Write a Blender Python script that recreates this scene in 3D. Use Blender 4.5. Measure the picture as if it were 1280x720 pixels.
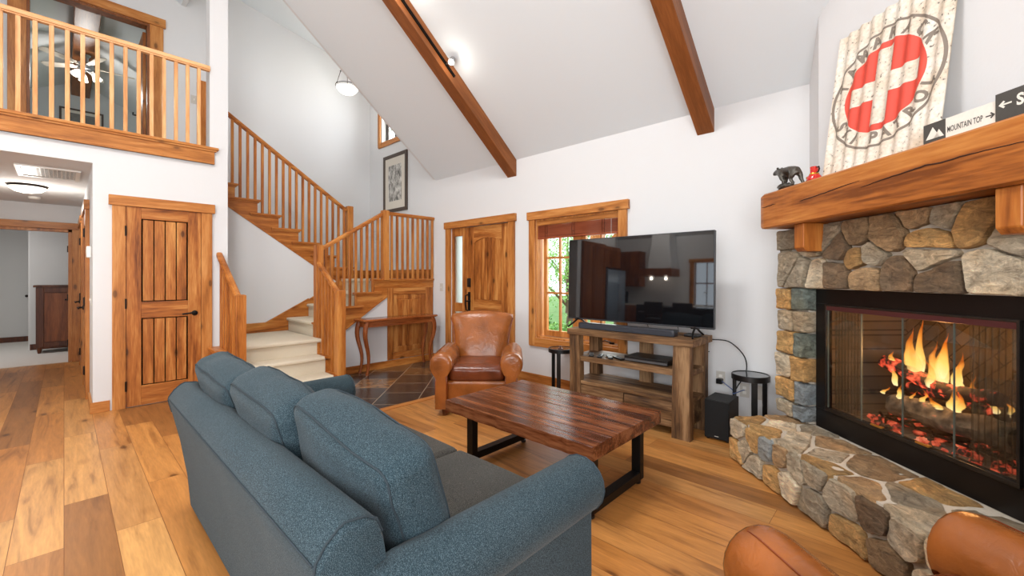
import bpy, bmesh, math, random
from mathutils import Matrix, Vector, noise
random.seed(7)
D = bpy.data
SC = bpy.context.scene
COL = SC.collection
PI = math.pi
S2 = math.sqrt(2)
V = Vector
I4 = Matrix.Identity(4)
for _o in list(D.objects):
    D.objects.remove(_o, do_unlink=True)

# ------------------------------------------------------------ camera
F_PX = 529.0
TH = math.atan2(560, 529)
cam_d = D.cameras.new('camera')
cam_d.sensor_width = 36
cam_d.lens = F_PX / 1280 * 36
cam_d.shift_y = -14 / 1280
cam_d.clip_start = 0.02
cam_d.clip_end = 200
cam = D.objects.new('camera', cam_d)
COL.objects.link(cam)
cam.location = (0, 0, 1.32)
FW = V((-math.cos(TH), math.sin(TH), 0))      # looking direction
cam.rotation_euler = FW.to_track_quat('-Z', 'Y').to_euler()
SC.camera = cam

# ------------------------------------------------------------ world, exposure
w = D.worlds.new('sky')
SC.world = w
w.use_nodes = True
wn = w.node_tree.nodes
bg = wn['Background']
bg.inputs[0].default_value = (0.80, 0.90, 1.0, 1)
bg.inputs[1].default_value = 3.2
SC.view_settings.view_transform = 'Standard'
SC.view_settings.look = 'None'
SC.view_settings.gamma = 1
SC.view_settings.use_curve_mapping = False
SC.view_settings.exposure = 0.0

def area(name, loc, target, sx, sy, power, color=(1, 1, 1)):
    l = D.lights.new(name, 'AREA')
    l.shape = 'RECTANGLE'
    l.size, l.size_y = sx, sy
    l.energy = power
    l.color = color
    o = D.objects.new(name, l)
    COL.objects.link(o)
    o.location = loc
    o.rotation_euler = (V(target) - V(loc)).to_track_quat('-Z', 'Y').to_euler()
    return o

def point(name, loc, power, color=(1, .9, .78), r=.05):
    l = D.lights.new(name, 'POINT')
    l.energy = power
    l.color = color
    l.shadow_soft_size = r
    o = D.objects.new(name, l)
    COL.objects.link(o)
    o.location = loc
    return o

LK = 1.0
# added fill lamps set in invented, unseen windows behind and beside the camera
area('window_light', (0.4, -3.75, 1.9), (-2.2, 3, 1.4), 2.6, 2.2, 180 * LK, (.97, .99, 1))
area('window_light', (1.2, -0.9, 1.7), (-5, 1.2, 1.2), 2.6, 2.0, 112 * LK, (.97, .99, 1))
# ceiling lights under the ridge
area('ceiling_light', (-2.2, 0.0, 5.6), (-2.1, 1.0, 0), 1.3, .6, 150 * LK, (1, .985, .965))
area('ceiling_light', (-4.2, -1.0, 5.2), (-4.6, 1.0, 0), 1.2, 1.2, 62 * LK, (1, .985, .965))
area('kitchen_light', (-4.5, -2.6, 3.6), (-4.6, -2.9, 0), 1.0, .6, 85 * LK, (1, .93, .85))
# front window daylight
area('window_light', (-6.66, 4.6, 4.3), (-6.9, 2.2, 3.2), .9, .8, 26 * LK, (.97, .99, 1))
area('window_light', (-2.84, 4.9, 1.6), (-2.6, 2.4, .4), 1.2, 1.5, 45 * LK, (.95, 1, .95))

# ------------------------------------------------------------ helpers
WM = {}

class B:
    """collects shapes into one bmesh"""
    def __init__(s):
        s.bm = bmesh.new()

    def box(s, x0, y0, z0, x1, y1, z1, bev=0, M=None, seg=2):
        x0, x1 = min(x0, x1), max(x0, x1)
        y0, y1 = min(y0, y1), max(y0, y1)
        z0, z1 = min(z0, z1), max(z0, z1)
        t = bmesh.new()
        vs = [t.verts.new((x, y, z)) for x in (x0, x1) for y in (y0, y1) for z in (z0, z1)]
        for f in ((0, 1, 3, 2), (4, 6, 7, 5), (0, 4, 5, 1), (2, 3, 7, 6), (0, 2, 6, 4), (1, 5, 7, 3)):
            t.faces.new([vs[i] for i in f])
        if bev:
            bmesh.ops.bevel(t, geom=list(t.edges), offset=bev, segments=seg, affect='EDGES', profile=.5)
        s.add(t, M)
        return s

    def add(s, t, M=None):
        if M is not None:
            bmesh.ops.transform(t, matrix=M, verts=t.verts)
        me = D.meshes.new('t')
        t.to_mesh(me)
        t.free()
        s.bm.from_mesh(me)
        D.meshes.remove(me)

    def prism(s, pts, vec, bev=0, M=None):
        t = bmesh.new()
        a = [t.verts.new(p) for p in pts]
        b = [t.verts.new(V(p) + V(vec)) for p in pts]
        n = len(pts)
        t.faces.new(a)
        t.faces.new(b[::-1])
        for i in range(n):
            t.faces.new([a[i], b[i], b[(i + 1) % n], a[(i + 1) % n]])
        bmesh.ops.recalc_face_normals(t, faces=t.faces)
        if bev:
            bmesh.ops.bevel(t, geom=list(t.edges), offset=bev, segments=1, affect='EDGES')
        s.add(t, M)
        return s

    def grid(s, rows, closed_u=False, closed_v=False, cap=False, M=None):
        """rows: list of rings of points"""
        t = bmesh.new()
        vs = [[t.verts.new(p) for p in r] for r in rows]
        R, C = len(vs), len(vs[0])
        for i in range(R if closed_v else R - 1):
            for j in range(C if closed_u else C - 1):
                t.faces.new([vs[i][j], vs[i][(j + 1) % C], vs[(i + 1) % R][(j + 1) % C], vs[(i + 1) % R][j]])
        if cap:
            t.faces.new(vs[0][::-1])
            t.faces.new(vs[-1])
        bmesh.ops.recalc_face_normals(t, faces=t.faces)
        s.add(t, M)
        return s

    def tube(s, pts, r, n=8, closed=False, M=None, square=False):
        pts = [V(p) for p in pts]
        rows = []
        m = len(pts)
        up = None
        for i, p in enumerate(pts):
            if closed:
                d = (pts[(i + 1) % m] - pts[i - 1]).normalized()
            else:
                d = (pts[min(i + 1, m - 1)] - pts[max(i - 1, 0)]).normalized()
            if up is None:
                up = V((0, 0, 1)) if abs(d.z) < .9 else V((1, 0, 0))
            a = up - up.dot(d) * d
            if a.length < 1e-4:
                a = V((0, 1, 0)) - d.y * d
            a.normalize()
            up = a
            b = d.cross(a)
            rr = r[i] if isinstance(r, (list, tuple)) else r
            rows.append([p + (a * math.cos(q) + b * math.sin(q)) * rr for q in [2 * PI * k / n + (PI / 4 if square else 0) for k in range(n)]])
        s.grid(rows, closed_u=True, closed_v=closed, cap=not closed, M=M)
        return s

    def lathe(s, prof, c=(0, 0, 0), n=24, M=None, cap=True):
        rows = [[(c[0] + r * math.cos(2 * PI * k / n), c[1] + r * math.sin(2 * PI * k / n), c[2] + z) for k in range(n)] for r, z in prof]
        s.grid(rows, closed_u=True, cap=cap, M=M)
        return s

    def ball(s, c, r, sc=(1, 1, 1), n=16, M=None, rough=0):
        rows = []
        for i in range(1, n):
            a = PI * i / n
            row = []
            for k in range(n * 2):
                q = PI * k / n
                p = V((math.sin(a) * math.cos(q), math.sin(a) * math.sin(q), math.cos(a)))
                m = 1 + (rough * noise.noise(p * 2.7 + V(c) * 9) if rough else 0)
                row.append((c[0] + p.x * r * sc[0] * m, c[1] + p.y * r * sc[1] * m, c[2] + p.z * r * sc[2] * m))
            rows.append(row)
        s.grid(rows, closed_u=True, cap=True, M=M)
        return s

    def rbox(s, c, h, r, puff=(0, 0, 0), n=14, M=None, shape=None):
        """soft rounded box, half sizes h"""
        t = bmesh.new()
        def ts(hh):
            k = r / hh
            a = [-1 + k * q for q in (0, .12, .3, .55, .8, 1)]
            m = max(3, n - 8)
            mid = [-1 + k + (2 - 2 * k) * q / m for q in range(1, m)]
            return a + mid + [-x for x in a[::-1]]
        T = [ts(x) for x in h]
        cache = {}
        def vert(p):
            key = tuple(round(x, 6) for x in p)
            if key in cache:
                return cache[key]
            q = V([p[i] * h[i] for i in range(3)])
            inn = V([max(-(h[i] - r), min(h[i] - r, q[i])) for i in range(3)])
            d = q - inn
            if d.length > 1e-9:
                q = inn + d.normalized() * r
            for i in range(3):
                if puff[i]:
                    j, k = (i + 1) % 3, (i + 2) % 3
                    q[i] += puff[i] * p[i] * max(0, 1 - (q[j] / h[j]) ** 2) ** .8 * max(0, 1 - (q[k] / h[k]) ** 2) ** .8
            if shape:
                q = shape(q)
            v = t.verts.new((c[0] + q[0], c[1] + q[1], c[2] + q[2]))
            cache[key] = v
            return v
        for ax in range(3):
            j, k = (ax + 1) % 3, (ax + 2) % 3
            for sg in (-1, 1):
                for a in range(len(T[j]) - 1):
                    for b in range(len(T[k]) - 1):
                        q = []
                        for (aa, bb) in ((a, b), (a + 1, b), (a + 1, b + 1), (a, b + 1)):
                            p = [0, 0, 0]
                            p[ax] = sg
                            p[j] = T[j][aa]
                            p[k] = T[k][bb]
                            q.append(vert(p))
                        if len(set(q)) == 4:
                            t.faces.new(q if sg > 0 else q[::-1])
        bmesh.ops.recalc_face_normals(t, faces=t.faces)
        s.add(t, M)
        return s

    def obj(s, name, mat, parent=None, fr=I4, smooth=False, **kw):
        me = D.meshes.new(name)
        s.bm.to_mesh(me)
        s.bm.free()
        return link_mesh(name, me, mat, parent, fr, smooth, **kw)

def link_mesh(name, me, mat, parent=None, fr=I4, smooth=False, label=None, cat=None, group=None, kind=None):
    o = D.objects.new(name, me)
    COL.objects.link(o)
    if mat:
        if not me.materials:
            me.materials.append(mat)
    if parent is not None:
        pm = WM[parent.name]
        me.transform(pm.inverted() @ fr)
        o.parent = parent
        WM[o.name] = pm
    else:
        xs = [v.co for v in me.vertices]
        c = V(((min(p.x for p in xs) + max(p.x for p in xs)) / 2, (min(p.y for p in xs) + max(p.y for p in xs)) / 2, min(p.z for p in xs)))
        if kind == 'structure':
            c = V((0, 0, 0))
        me.transform(Matrix.Translation(-c))
        m = fr @ Matrix.Translation(c)
        o.matrix_world = m
        WM[o.name] = m
    if smooth:
        for p in me.polygons:
            p.use_smooth = True
        if smooth != 'all':
            me.set_sharp_from_angle(angle=math.radians(38))
    if label:
        o['label'] = label
    if cat:
        o['category'] = cat
    if group:
        o['group'] = group
    if kind:
        o['kind'] = kind
    return o

def thing(name, label, cat, loc, fr=I4, group=None, rz=0, kind=None):
    o = D.objects.new(name, None)
    COL.objects.link(o)
    o.empty_display_size = .1
    m = fr @ Matrix.Translation(V(loc)) @ Matrix.Rotation(rz, 4, 'Z')
    o.matrix_world = m
    WM[o.name] = m
    if label:
        o['label'] = label
    if cat:
        o['category'] = cat
    if group:
        o['group'] = group
    if kind:
        o['kind'] = kind
    return o

def dup(root, loc=None, dm=None, label=None, group=None, offset=None):
    """copy a thing with its parts and their sub-parts"""
    def cp(o, par):
        c = o.copy()
        COL.objects.link(c)
        if par is not None:
            c.parent = par
        for ch in o.children:
            cp(ch, c)
        return c
    r = cp(root, None)
    m = WM[root.name].copy()
    if loc is not None:
        m.translation = V(loc)
    if offset is not None:
        m = Matrix.Translation(V(offset)) @ m
    if dm is not None:
        m = dm
    r.matrix_world = m
    WM[r.name] = m
    if label:
        r['label'] = label
    if group:
        r['group'] = group
    return r

def local(root):
    return WM[root.name]

# ------------------------------------------------------------ materials
def new_mat(name):
    m = D.materials.new(name)
    m.use_nodes = True
    nt = m.node_tree
    return m, nt, nt.nodes['Principled BSDF']

def rgb(r, g, b):
    f = lambda c: ((c / 255) / 12.92 if c / 255 <= .04045 else ((c / 255 + .055) / 1.055) ** 2.4)
    return (f(r), f(g), f(b), 1)

def mat(name, col, rough=.5, metal=0, noise_amt=0, nscale=40, bump=0, emit=None, es=0, spec=.5, coat=0, ior=None):
    m, nt, p = new_mat(name)
    p.inputs['Base Color'].default_value = col
    p.inputs['Roughness'].default_value = rough
    p.inputs['Metallic'].default_value = metal
    p.inputs['Specular IOR Level'].default_value = spec
    if ior:
        p.inputs['IOR'].default_value = ior
    if coat:
        p.inputs['Coat Weight'].default_value = coat
        p.inputs['Coat Roughness'].default_value = .08
    if emit:
        p.inputs['Emission Color'].default_value = emit
        p.inputs['Emission Strength'].default_value = es
    N, L = nt.nodes, nt.links
    if noise_amt or bump:
        tc = N.new('ShaderNodeTexCoord')
        nz = N.new('ShaderNodeTexNoise')
        nz.inputs['Scale'].default_value = nscale
        nz.inputs['Detail'].default_value = 4
        L.new(tc.outputs['Object'], nz.inputs['Vector'])
        if noise_amt:
            mx = N.new('ShaderNodeMix')
            mx.data_type = 'RGBA'
            mx.inputs['A'].default_value = tuple(c * (1 - noise_amt) for c in col[:3]) + (1,)
            mx.inputs['B'].default_value = tuple(min(1, c * (1 + noise_amt)) for c in col[:3]) + (1,)
            L.new(nz.outputs['Fac'], mx.inputs['Factor'])
            L.new(mx.outputs['Result'], p.inputs['Base Color'])
        if bump:
            bp = N.new('ShaderNodeBump')
            bp.inputs['Strength'].default_value = bump
            bp.inputs['Distance'].default_value = .01
            L.new(nz.outputs['Fac'], bp.inputs['Height'])
            L.new(bp.outputs['Normal'], p.inputs['Normal'])
    return m

def ramp(nt, stops):
    r = nt.nodes.new('ShaderNodeValToRGB')
    e = r.color_ramp.elements
    while len(e) < len(stops):
        e.new(.5)
    for i, (pos, c) in enumerate(stops):
        e[i].position = pos
        e[i].color = c
    return r

def wood(name, dark, mid, light, axis='z', scale=1.0, rough=.40, knots=.5, contrast=1.0, spec=.32):
    m, nt, p = new_mat(name)
    N, L = nt.nodes, nt.links
    tc = N.new('ShaderNodeTexCoord')
    oi = N.new('ShaderNodeObjectInfo')
    ad = N.new('ShaderNodeVectorMath')
    ad.operation = 'ADD'
    ml = N.new('ShaderNodeVectorMath')
    ml.operation = 'SCALE'
    ml.inputs['Scale'].default_value = 13.0
    cb = N.new('ShaderNodeCombineXYZ')
    for i in range(3):
        L.new(oi.outputs['Random'], cb.inputs[i])
    L.new(cb.outputs[0], ml.inputs[0])
    L.new(tc.outputs['Object'], ad.inputs[0])
    L.new(ml.outputs[0], ad.inputs[1])
    mp = N.new('ShaderNodeMapping')
    st = {'x': (.09, 1, 1), 'y': (1, .09, 1), 'z': (1, 1, .09)}[axis]
    mp.inputs['Scale'].default_value = st
    L.new(ad.outputs[0], mp.inputs['Vector'])
    n1 = N.new('ShaderNodeTexNoise')
    n1.inputs['Scale'].default_value = 11 * scale
    n1.inputs['Detail'].default_value = 5
    n1.inputs['Distortion'].default_value = .8
    L.new(mp.outputs[0], n1.inputs['Vector'])
    n2 = N.new('ShaderNodeTexNoise')
    n2.inputs['Scale'].default_value = 90 * scale
    n2.inputs['Detail'].default_value = 3
    L.new(mp.outputs[0], n2.inputs['Vector'])
    mx = N.new('ShaderNodeMath')
    mx.operation = 'MULTIPLY_ADD'
    mx.inputs[1].default_value = .30
    L.new(n2.outputs['Fac'], mx.inputs[0])
    sc2 = N.new('ShaderNodeMath')
    sc2.operation = 'MULTIPLY'
    sc2.inputs[1].default_value = .72
    L.new(n1.outputs['Fac'], sc2.inputs[0])
    L.new(sc2.outputs[0], mx.inputs[2])
    c = .17 / contrast
    r = ramp(nt, [(.5 - c, dark), (.5, mid), (.5 + c, light)])
    L.new(mx.outputs[0], r.inputs[0])
    out = r.outputs[0]
    if knots:
        mp2 = N.new('ShaderNodeMapping')
        mp2.inputs['Scale'].default_value = {'x': (.45, 1, 1), 'y': (1, .45, 1), 'z': (1, 1, .45)}[axis]
        L.new(ad.outputs[0], mp2.inputs['Vector'])
        vo = N.new('ShaderNodeTexVoronoi')
        vo.inputs['Scale'].default_value = 6.2 * scale
        L.new(mp2.outputs[0], vo.inputs['Vector'])
        kr = ramp(nt, [(0, (1, 1, 1, 1)), (.085, (.95, .95, .95, 1)), (.125, (.3, .3, .3, 1)), (.22, (0, 0, 0, 1))])
        L.new(vo.outputs['Distance'], kr.inputs[0])
        km = N.new('ShaderNodeMath')
        km.operation = 'MULTIPLY'
        km.inputs[1].default_value = knots
        L.new(kr.outputs[0], km.inputs[0])
        mk = N.new('ShaderNodeMix')
        mk.data_type = 'RGBA'
        L.new(km.outputs[0], mk.inputs['Factor'])
        L.new(out, mk.inputs['A'])
        mk.inputs['B'].default_value = tuple(x * .2 for x in dark[:3]) + (1,)
        out = mk.outputs['Result']
    L.new(out, p.inputs['Base Color'])
    p.inputs['Roughness'].default_value = rough
    p.inputs['Specular IOR Level'].default_value = spec
    bp = N.new('ShaderNodeBump')
    bp.inputs['Strength'].default_value = .12
    bp.inputs['Distance'].default_value = .004
    L.new(n2.outputs['Fac'], bp.inputs['Height'])
    L.new(bp.outputs['Normal'], p.inputs['Normal'])
    return m

ALD = (rgb(136, 80, 32), rgb(188, 124, 58), rgb(216, 158, 88))
WD = {a: wood('alder_' + a, *ALD, axis=a, knots=.75) for a in 'xyz'}
TRM = (rgb(132, 76, 32), rgb(180, 114, 54), rgb(204, 144, 82))
WT = {a: wood('trim_' + a, *TRM, axis=a, knots=.7) for a in 'xyz'}
DRW = (rgb(106, 54, 20), rgb(168, 100, 44), rgb(206, 146, 80))
WDR = {a: wood('door_' + a, *DRW, axis=a, knots=.8) for a in 'xyz'}
WST = {a: wood('stair_' + a, rgb(122, 64, 22), rgb(172, 102, 42), rgb(202, 138, 70), axis=a, knots=.2) for a in 'xyz'}
WBAL = {a: wood('baluster_' + a, rgb(186, 122, 68), rgb(218, 160, 104), rgb(236, 190, 138), axis=a, knots=.1) for a in 'xyz'}
WBM = {a: wood('beam_' + a, rgb(96, 54, 26), rgb(130, 76, 38), rgb(156, 96, 52), axis=a, knots=.15, contrast=.8) for a in 'xyz'}
WMAN = wood('mantel_wood', rgb(116, 62, 22), rgb(170, 100, 42), rgb(198, 132, 66), axis='x', knots=.35, scale=.8, contrast=1.2)
WMANZ = wood('mantel_wood_upright', rgb(122, 66, 26), rgb(170, 100, 42), rgb(194, 128, 62), axis='z', knots=.2)
WRUS = {a: wood('rustic_' + a, rgb(62, 42, 26), rgb(108, 78, 50), rgb(150, 118, 84), axis=a, knots=.3, contrast=1.3, rough=.6) for a in 'xyz'}
WTAB = wood('coffee_table_wood', rgb(56, 26, 14), rgb(94, 50, 28), rgb(130, 80, 50), axis='x', knots=.2, contrast=1.5, rough=.22)
WCAB = wood('kitchen_wood', rgb(92, 44, 18), rgb(132, 72, 34), rgb(158, 94, 48), axis='z', knots=.2)
WDK = wood('dark_wood', rgb(60, 28, 14), rgb(92, 48, 24), rgb(116, 66, 36), axis='z', knots=.1)
WCON = wood('console_wood', rgb(88, 40, 18), rgb(134, 70, 34), rgb(164, 96, 52), axis='z', knots=.1, rough=.25)
WCONY = wood('console_top_wood', rgb(88, 40, 18), rgb(144, 78, 38), rgb(170, 100, 54), axis='y', knots=.1, rough=.18)
M_WALL = mat('wall_paint', rgb(217, 218, 219), .9, bump=.05, nscale=90)
M_CEIL = mat('ceiling_paint', rgb(224, 231, 235), .95)
M_CEIL2 = mat('white_ceiling_paint', rgb(218, 218, 218), .95)
M_BLACK = mat('black_plastic', rgb(14, 14, 15), .35)
M_BLKM = mat('black_metal', rgb(18, 17, 17), .45, .6)
M_BRONZE = mat('dark_bronze', rgb(36, 28, 24), .35, .8)
M_STEEL = mat('steel', rgb(170, 172, 176), .28, 1)
M_WHITE = mat('white_plastic', rgb(228, 226, 220), .4)
M_PLATE = mat('wall_plate', rgb(196, 192, 184), .5)
M_CARPET = mat('stair_carpet', rgb(214, 202, 180), .95, noise_amt=.16, nscale=180, bump=.5)
M_CARP2 = mat('bedroom_carpet', rgb(214, 208, 200), .95, noise_amt=.1, nscale=160, bump=.4)
M_BULB = mat('lit_glass', rgb(255, 250, 240), .4, emit=(1, .95, .86, 1), es=1.6)
M_BULB2 = mat('bright_bulb', rgb(255, 250, 240), .4, emit=(1, .95, .88, 1), es=12)

def leather(name, base):
    m, nt, p = new_mat(name)
    N, L = nt.nodes, nt.links
    tc = N.new('ShaderNodeTexCoord')
    nz = N.new('ShaderNodeTexNoise')
    nz.inputs['Scale'].default_value = 5
    nz.inputs['Detail'].default_value = 6
    L.new(tc.outputs['Object'], nz.inputs['Vector'])
    r = ramp(nt, [(.3, tuple(c * .62 for c in base[:3]) + (1,)), (.52, base), (.72, tuple(min(1, c * 1.28) for c in base[:3]) + (1,))])
    L.new(nz.outputs['Fac'], r.inputs[0])
    L.new(r.outputs[0], p.inputs['Base Color'])
    p.inputs['Roughness'].default_value = .26
    n2 = N.new('ShaderNodeTexVoronoi')
    n2.inputs['Scale'].default_value = 120
    n2.feature = 'DISTANCE_TO_EDGE'
    L.new(tc.outputs['Object'], n2.inputs['Vector'])
    n3 = N.new('ShaderNodeTexNoise')
    n3.inputs['Scale'].default_value = 14
    n3.inputs['Detail'].default_value = 5
    n3.inputs['Distortion'].default_value = 1.5
    L.new(tc.outputs['Object'], n3.inputs['Vector'])
    b1 = N.new('ShaderNodeBump')
    b1.inputs['Strength'].default_value = .12
    b1.inputs['Distance'].default_value = .002
    L.new(n2.outputs['Distance'], b1.inputs['Height'])
    b2 = N.new('ShaderNodeBump')
    b2.inputs['Strength'].default_value = .35
    b2.inputs['Distance'].default_value = .012
    L.new(n3.outputs['Fac'], b2.inputs['Height'])
    L.new(b1.outputs['Normal'], b2.inputs['Normal'])
    L.new(b2.outputs['Normal'], p.inputs['Normal'])
    return m
M_LEA = leather('cognac_leather', rgb(142, 80, 34))
M_LEAD = leather('leather_piping', rgb(120, 54, 22))
M_LEAS = leather('leather_seat', rgb(108, 52, 26))

def fabric(name, a, b, c):
    m, nt, p = new_mat(name)
    N, L = nt.nodes, nt.links
    tc = N.new('ShaderNodeTexCoord')
    n1 = N.new('ShaderNodeTexNoise')
    n1.inputs['Scale'].default_value = 420
    n1.inputs['Detail'].default_value = 2
    L.new(tc.outputs['Object'], n1.inputs['Vector'])
    r = ramp(nt, [(.33, a), (.5, b), (.68, c)])
    L.new(n1.outputs['Fac'], r.inputs[0])
    n2 = N.new('ShaderNodeTexNoise')
    n2.inputs['Scale'].default_value = 3
    L.new(tc.outputs['Object'], n2.inputs['Vector'])
    r2 = ramp(nt, [(.3, (.86, .9, .92, 1)), (.7, (1.08, 1.05, 1.05, 1))])
    L.new(n2.outputs['Fac'], r2.inputs[0])
    mx = N.new('ShaderNodeMix')
    mx.data_type = 'RGBA'
    mx.blend_type = 'MULTIPLY'
    mx.inputs['Factor'].default_value = 1
    L.new(r.outputs[0], mx.inputs['A'])
    L.new(r2.outputs[0], mx.inputs['B'])
    L.new(mx.outputs['Result'], p.inputs['Base Color'])
    p.inputs['Roughness'].default_value = .95
    p.inputs['Specular IOR Level'].default_value = .08
    p.inputs['Sheen Weight'].default_value = .08
    bp = N.new('ShaderNodeBump')
    bp.inputs['Strength'].default_value = .35
    bp.inputs['Distance'].default_value = .003
    L.new(n1.outputs['Fac'], bp.inputs['Height'])
    L.new(bp.outputs['Normal'], p.inputs['Normal'])
    return m
M_FAB = fabric('blue_tweed', rgb(27, 38, 43), rgb(45, 60, 67), rgb(80, 95, 101))
M_FABS = fabric('grey_tweed', rgb(42, 41, 38), rgb(64, 62, 58), rgb(94, 91, 85))
M_FABP = mat('fabric_piping', rgb(36, 48, 55), .9)

def planks():
    m, nt, p = new_mat('oak_planks')
    N, L = nt.nodes, nt.links
    tc = N.new('ShaderNodeTexCoord')
    br = N.new('ShaderNodeTexBrick')
    br.offset = .37
    br.inputs['Scale'].default_value = 1
    br.inputs['Brick Width'].default_value = 1.5
    br.inputs['Row Height'].default_value = .185
    br.inputs['Mortar Size'].default_value = .0016
    br.inputs['Mortar Smooth'].default_value = .3
    br.inputs['Color1'].default_value = (0, 0, 0, 1)
    br.inputs['Color2'].default_value = (1, 1, 1, 1)
    br.inputs['Mortar'].default_value = (.5, .5, .5, 1)
    L.new(tc.outputs['Object'], br.inputs['Vector'])
    pr = ramp(nt, [(0, rgb(140, 94, 52)), (.2, rgb(180, 122, 64)), (.45, rgb(196, 138, 76)), (.7, rgb(184, 122, 60)), (.88, rgb(208, 156, 94)), (1, rgb(154, 102, 56))])
    L.new(br.outputs['Color'], pr.inputs[0])
    # shift grain per plank
    sh = N.new('ShaderNodeVectorMath')
    sh.operation = 'MULTIPLY_ADD'
    L.new(br.outputs['Color'], sh.inputs[0])
    sh.inputs[1].default_value = (7, 11, 5)
    L.new(tc.outputs['Object'], sh.inputs[2])
    mp = N.new('ShaderNodeMapping')
    mp.inputs['Scale'].default_value = (.1, 1, 1)
    L.new(sh.outputs[0], mp.inputs['Vector'])
    n1 = N.new('ShaderNodeTexNoise')
    n1.inputs['Scale'].default_value = 12
    n1.inputs['Detail'].default_value = 8
    n1.inputs['Distortion'].default_value = 1.6
    L.new(mp.outputs[0], n1.inputs['Vector'])
    n2 = N.new('ShaderNodeTexNoise')
    n2.inputs['Scale'].default_value = 110
    L.new(mp.outputs[0], n2.inputs['Vector'])
    g = ramp(nt, [(.28, (.55, .48, .42, 1)), (.43, (.90, .87, .84, 1)), (.7, (1.15, 1.13, 1.1, 1))])
    L.new(n1.outputs['Fac'], g.inputs[0])
    g2 = ramp(nt, [(.3, (.88, .87, .85, 1)), (.7, (1.05, 1.05, 1.05, 1))])
    L.new(n2.outputs['Fac'], g2.inputs[0])
    def mul(a, b, f=1):
        x = N.new('ShaderNodeMix')
        x.data_type = 'RGBA'
        x.blend_type = 'MULTIPLY'
        x.inputs['Factor'].default_value = f
        L.new(a, x.inputs['A'])
        L.new(b, x.inputs['B'])
        return x.outputs['Result']
    c = mul(mul(pr.outputs[0], g.outputs[0]), g2.outputs[0])
    # knots
    mp2 = N.new('ShaderNodeMapping')
    mp2.inputs['Scale'].default_value = (.5, 1, 1)
    L.new(sh.outputs[0], mp2.inputs['Vector'])
    vo = N.new('ShaderNodeTexVoronoi')
    vo.inputs['Scale'].default_value = 4.0
    L.new(mp2.outputs[0], vo.inputs['Vector'])
    kr = ramp(nt, [(0, (.10, .07, .05, 1)), (.06, (.25, .18, .13, 1)), (.10, (.74, .68, .62, 1)), (.20, (1, 1, 1, 1))])
    L.new(vo.outputs['Distance'], kr.inputs[0])
    c = mul(c, kr.outputs[0], .8)
    mo = ramp(nt, [(0, (1, 1, 1, 1)), (1, (.38, .28, .2, 1))])
    L.new(br.outputs['Fac'], mo.inputs[0])
    c = mul(c, mo.outputs[0])
    L.new(c, p.inputs['Base Color'])
    p.inputs['Roughness'].default_value = .36
    bp = N.new('ShaderNodeBump')
    bp.inputs['Strength'].default_value = .25
    bp.inputs['Distance'].default_value = .003
    bp.invert = True
    L.new(br.outputs['Fac'], bp.inputs['Height'])
    L.new(bp.outputs['Normal'], p.inputs['Normal'])
    return m
M_FLOOR = planks()

def slate():
    m, nt, p = new_mat('slate_tiles')
    N, L = nt.nodes, nt.links
    tc = N.new('ShaderNodeTexCoord')
    mp = N.new('ShaderNodeMapping')
    mp.inputs['Rotation'].default_value = (0, 0, PI / 4)
    L.new(tc.outputs['Object'], mp.inputs['Vector'])
    br = N.new('ShaderNodeTexBrick')
    br.offset = 0.5
    br.inputs['Scale'].default_value = 1
    br.inputs['Brick Width'].default_value = .44
    br.inputs['Row Height'].default_value = .44
    br.inputs['Mortar Size'].default_value = .005
    br.inputs['Color1'].default_value = (0, 0, 0, 1)
    br.inputs['Color2'].default_value = (1, 1, 1, 1)
    L.new(mp.outputs[0], br.inputs['Vector'])
    pr = ramp(nt, [(0, rgb(56, 46, 40)), (.35, rgb(74, 60, 52)), (.7, rgb(60, 57, 56)), (.9, rgb(86, 66, 50)), (1, rgb(134, 98, 64))])
    L.new(br.outputs['Color'], pr.inputs[0])
    n1 = N.new('ShaderNodeTexNoise')
    n1.inputs['Scale'].default_value = 9
    n1.inputs['Detail'].default_value = 7
    L.new(tc.outputs['Object'], n1.inputs['Vector'])
    g = ramp(nt, [(.3, (.6, .58, .56, 1)), (.7, (1.25, 1.2, 1.15, 1))])
    L.new(n1.outputs['Fac'], g.inputs[0])
    x = N.new('ShaderNodeMix')
    x.data_type = 'RGBA'
    x.blend_type = 'MULTIPLY'
    x.inputs['Factor'].default_value = 1
    L.new(pr.outputs[0], x.inputs['A'])
    L.new(g.outputs[0], x.inputs['B'])
    y = N.new('ShaderNodeMix')
    y.data_type = 'RGBA'
    L.new(br.outputs['Fac'], y.inputs['Factor'])
    L.new(x.outputs['Result'], y.inputs['A'])
    y.inputs['B'].default_value = rgb(150, 132, 112)
    L.new(y.outputs['Result'], p.inputs['Base Color'])
    p.inputs['Roughness'].default_value = .22
    bp = N.new('ShaderNodeBump')
    bp.inputs['Strength'].default_value = .3
    bp.inputs['Distance'].default_value = .006
    L.new(n1.outputs['Fac'], bp.inputs['Height'])
    L.new(bp.outputs['Normal'], p.inputs['Normal'])
    return m
M_SLATE = slate()

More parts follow.
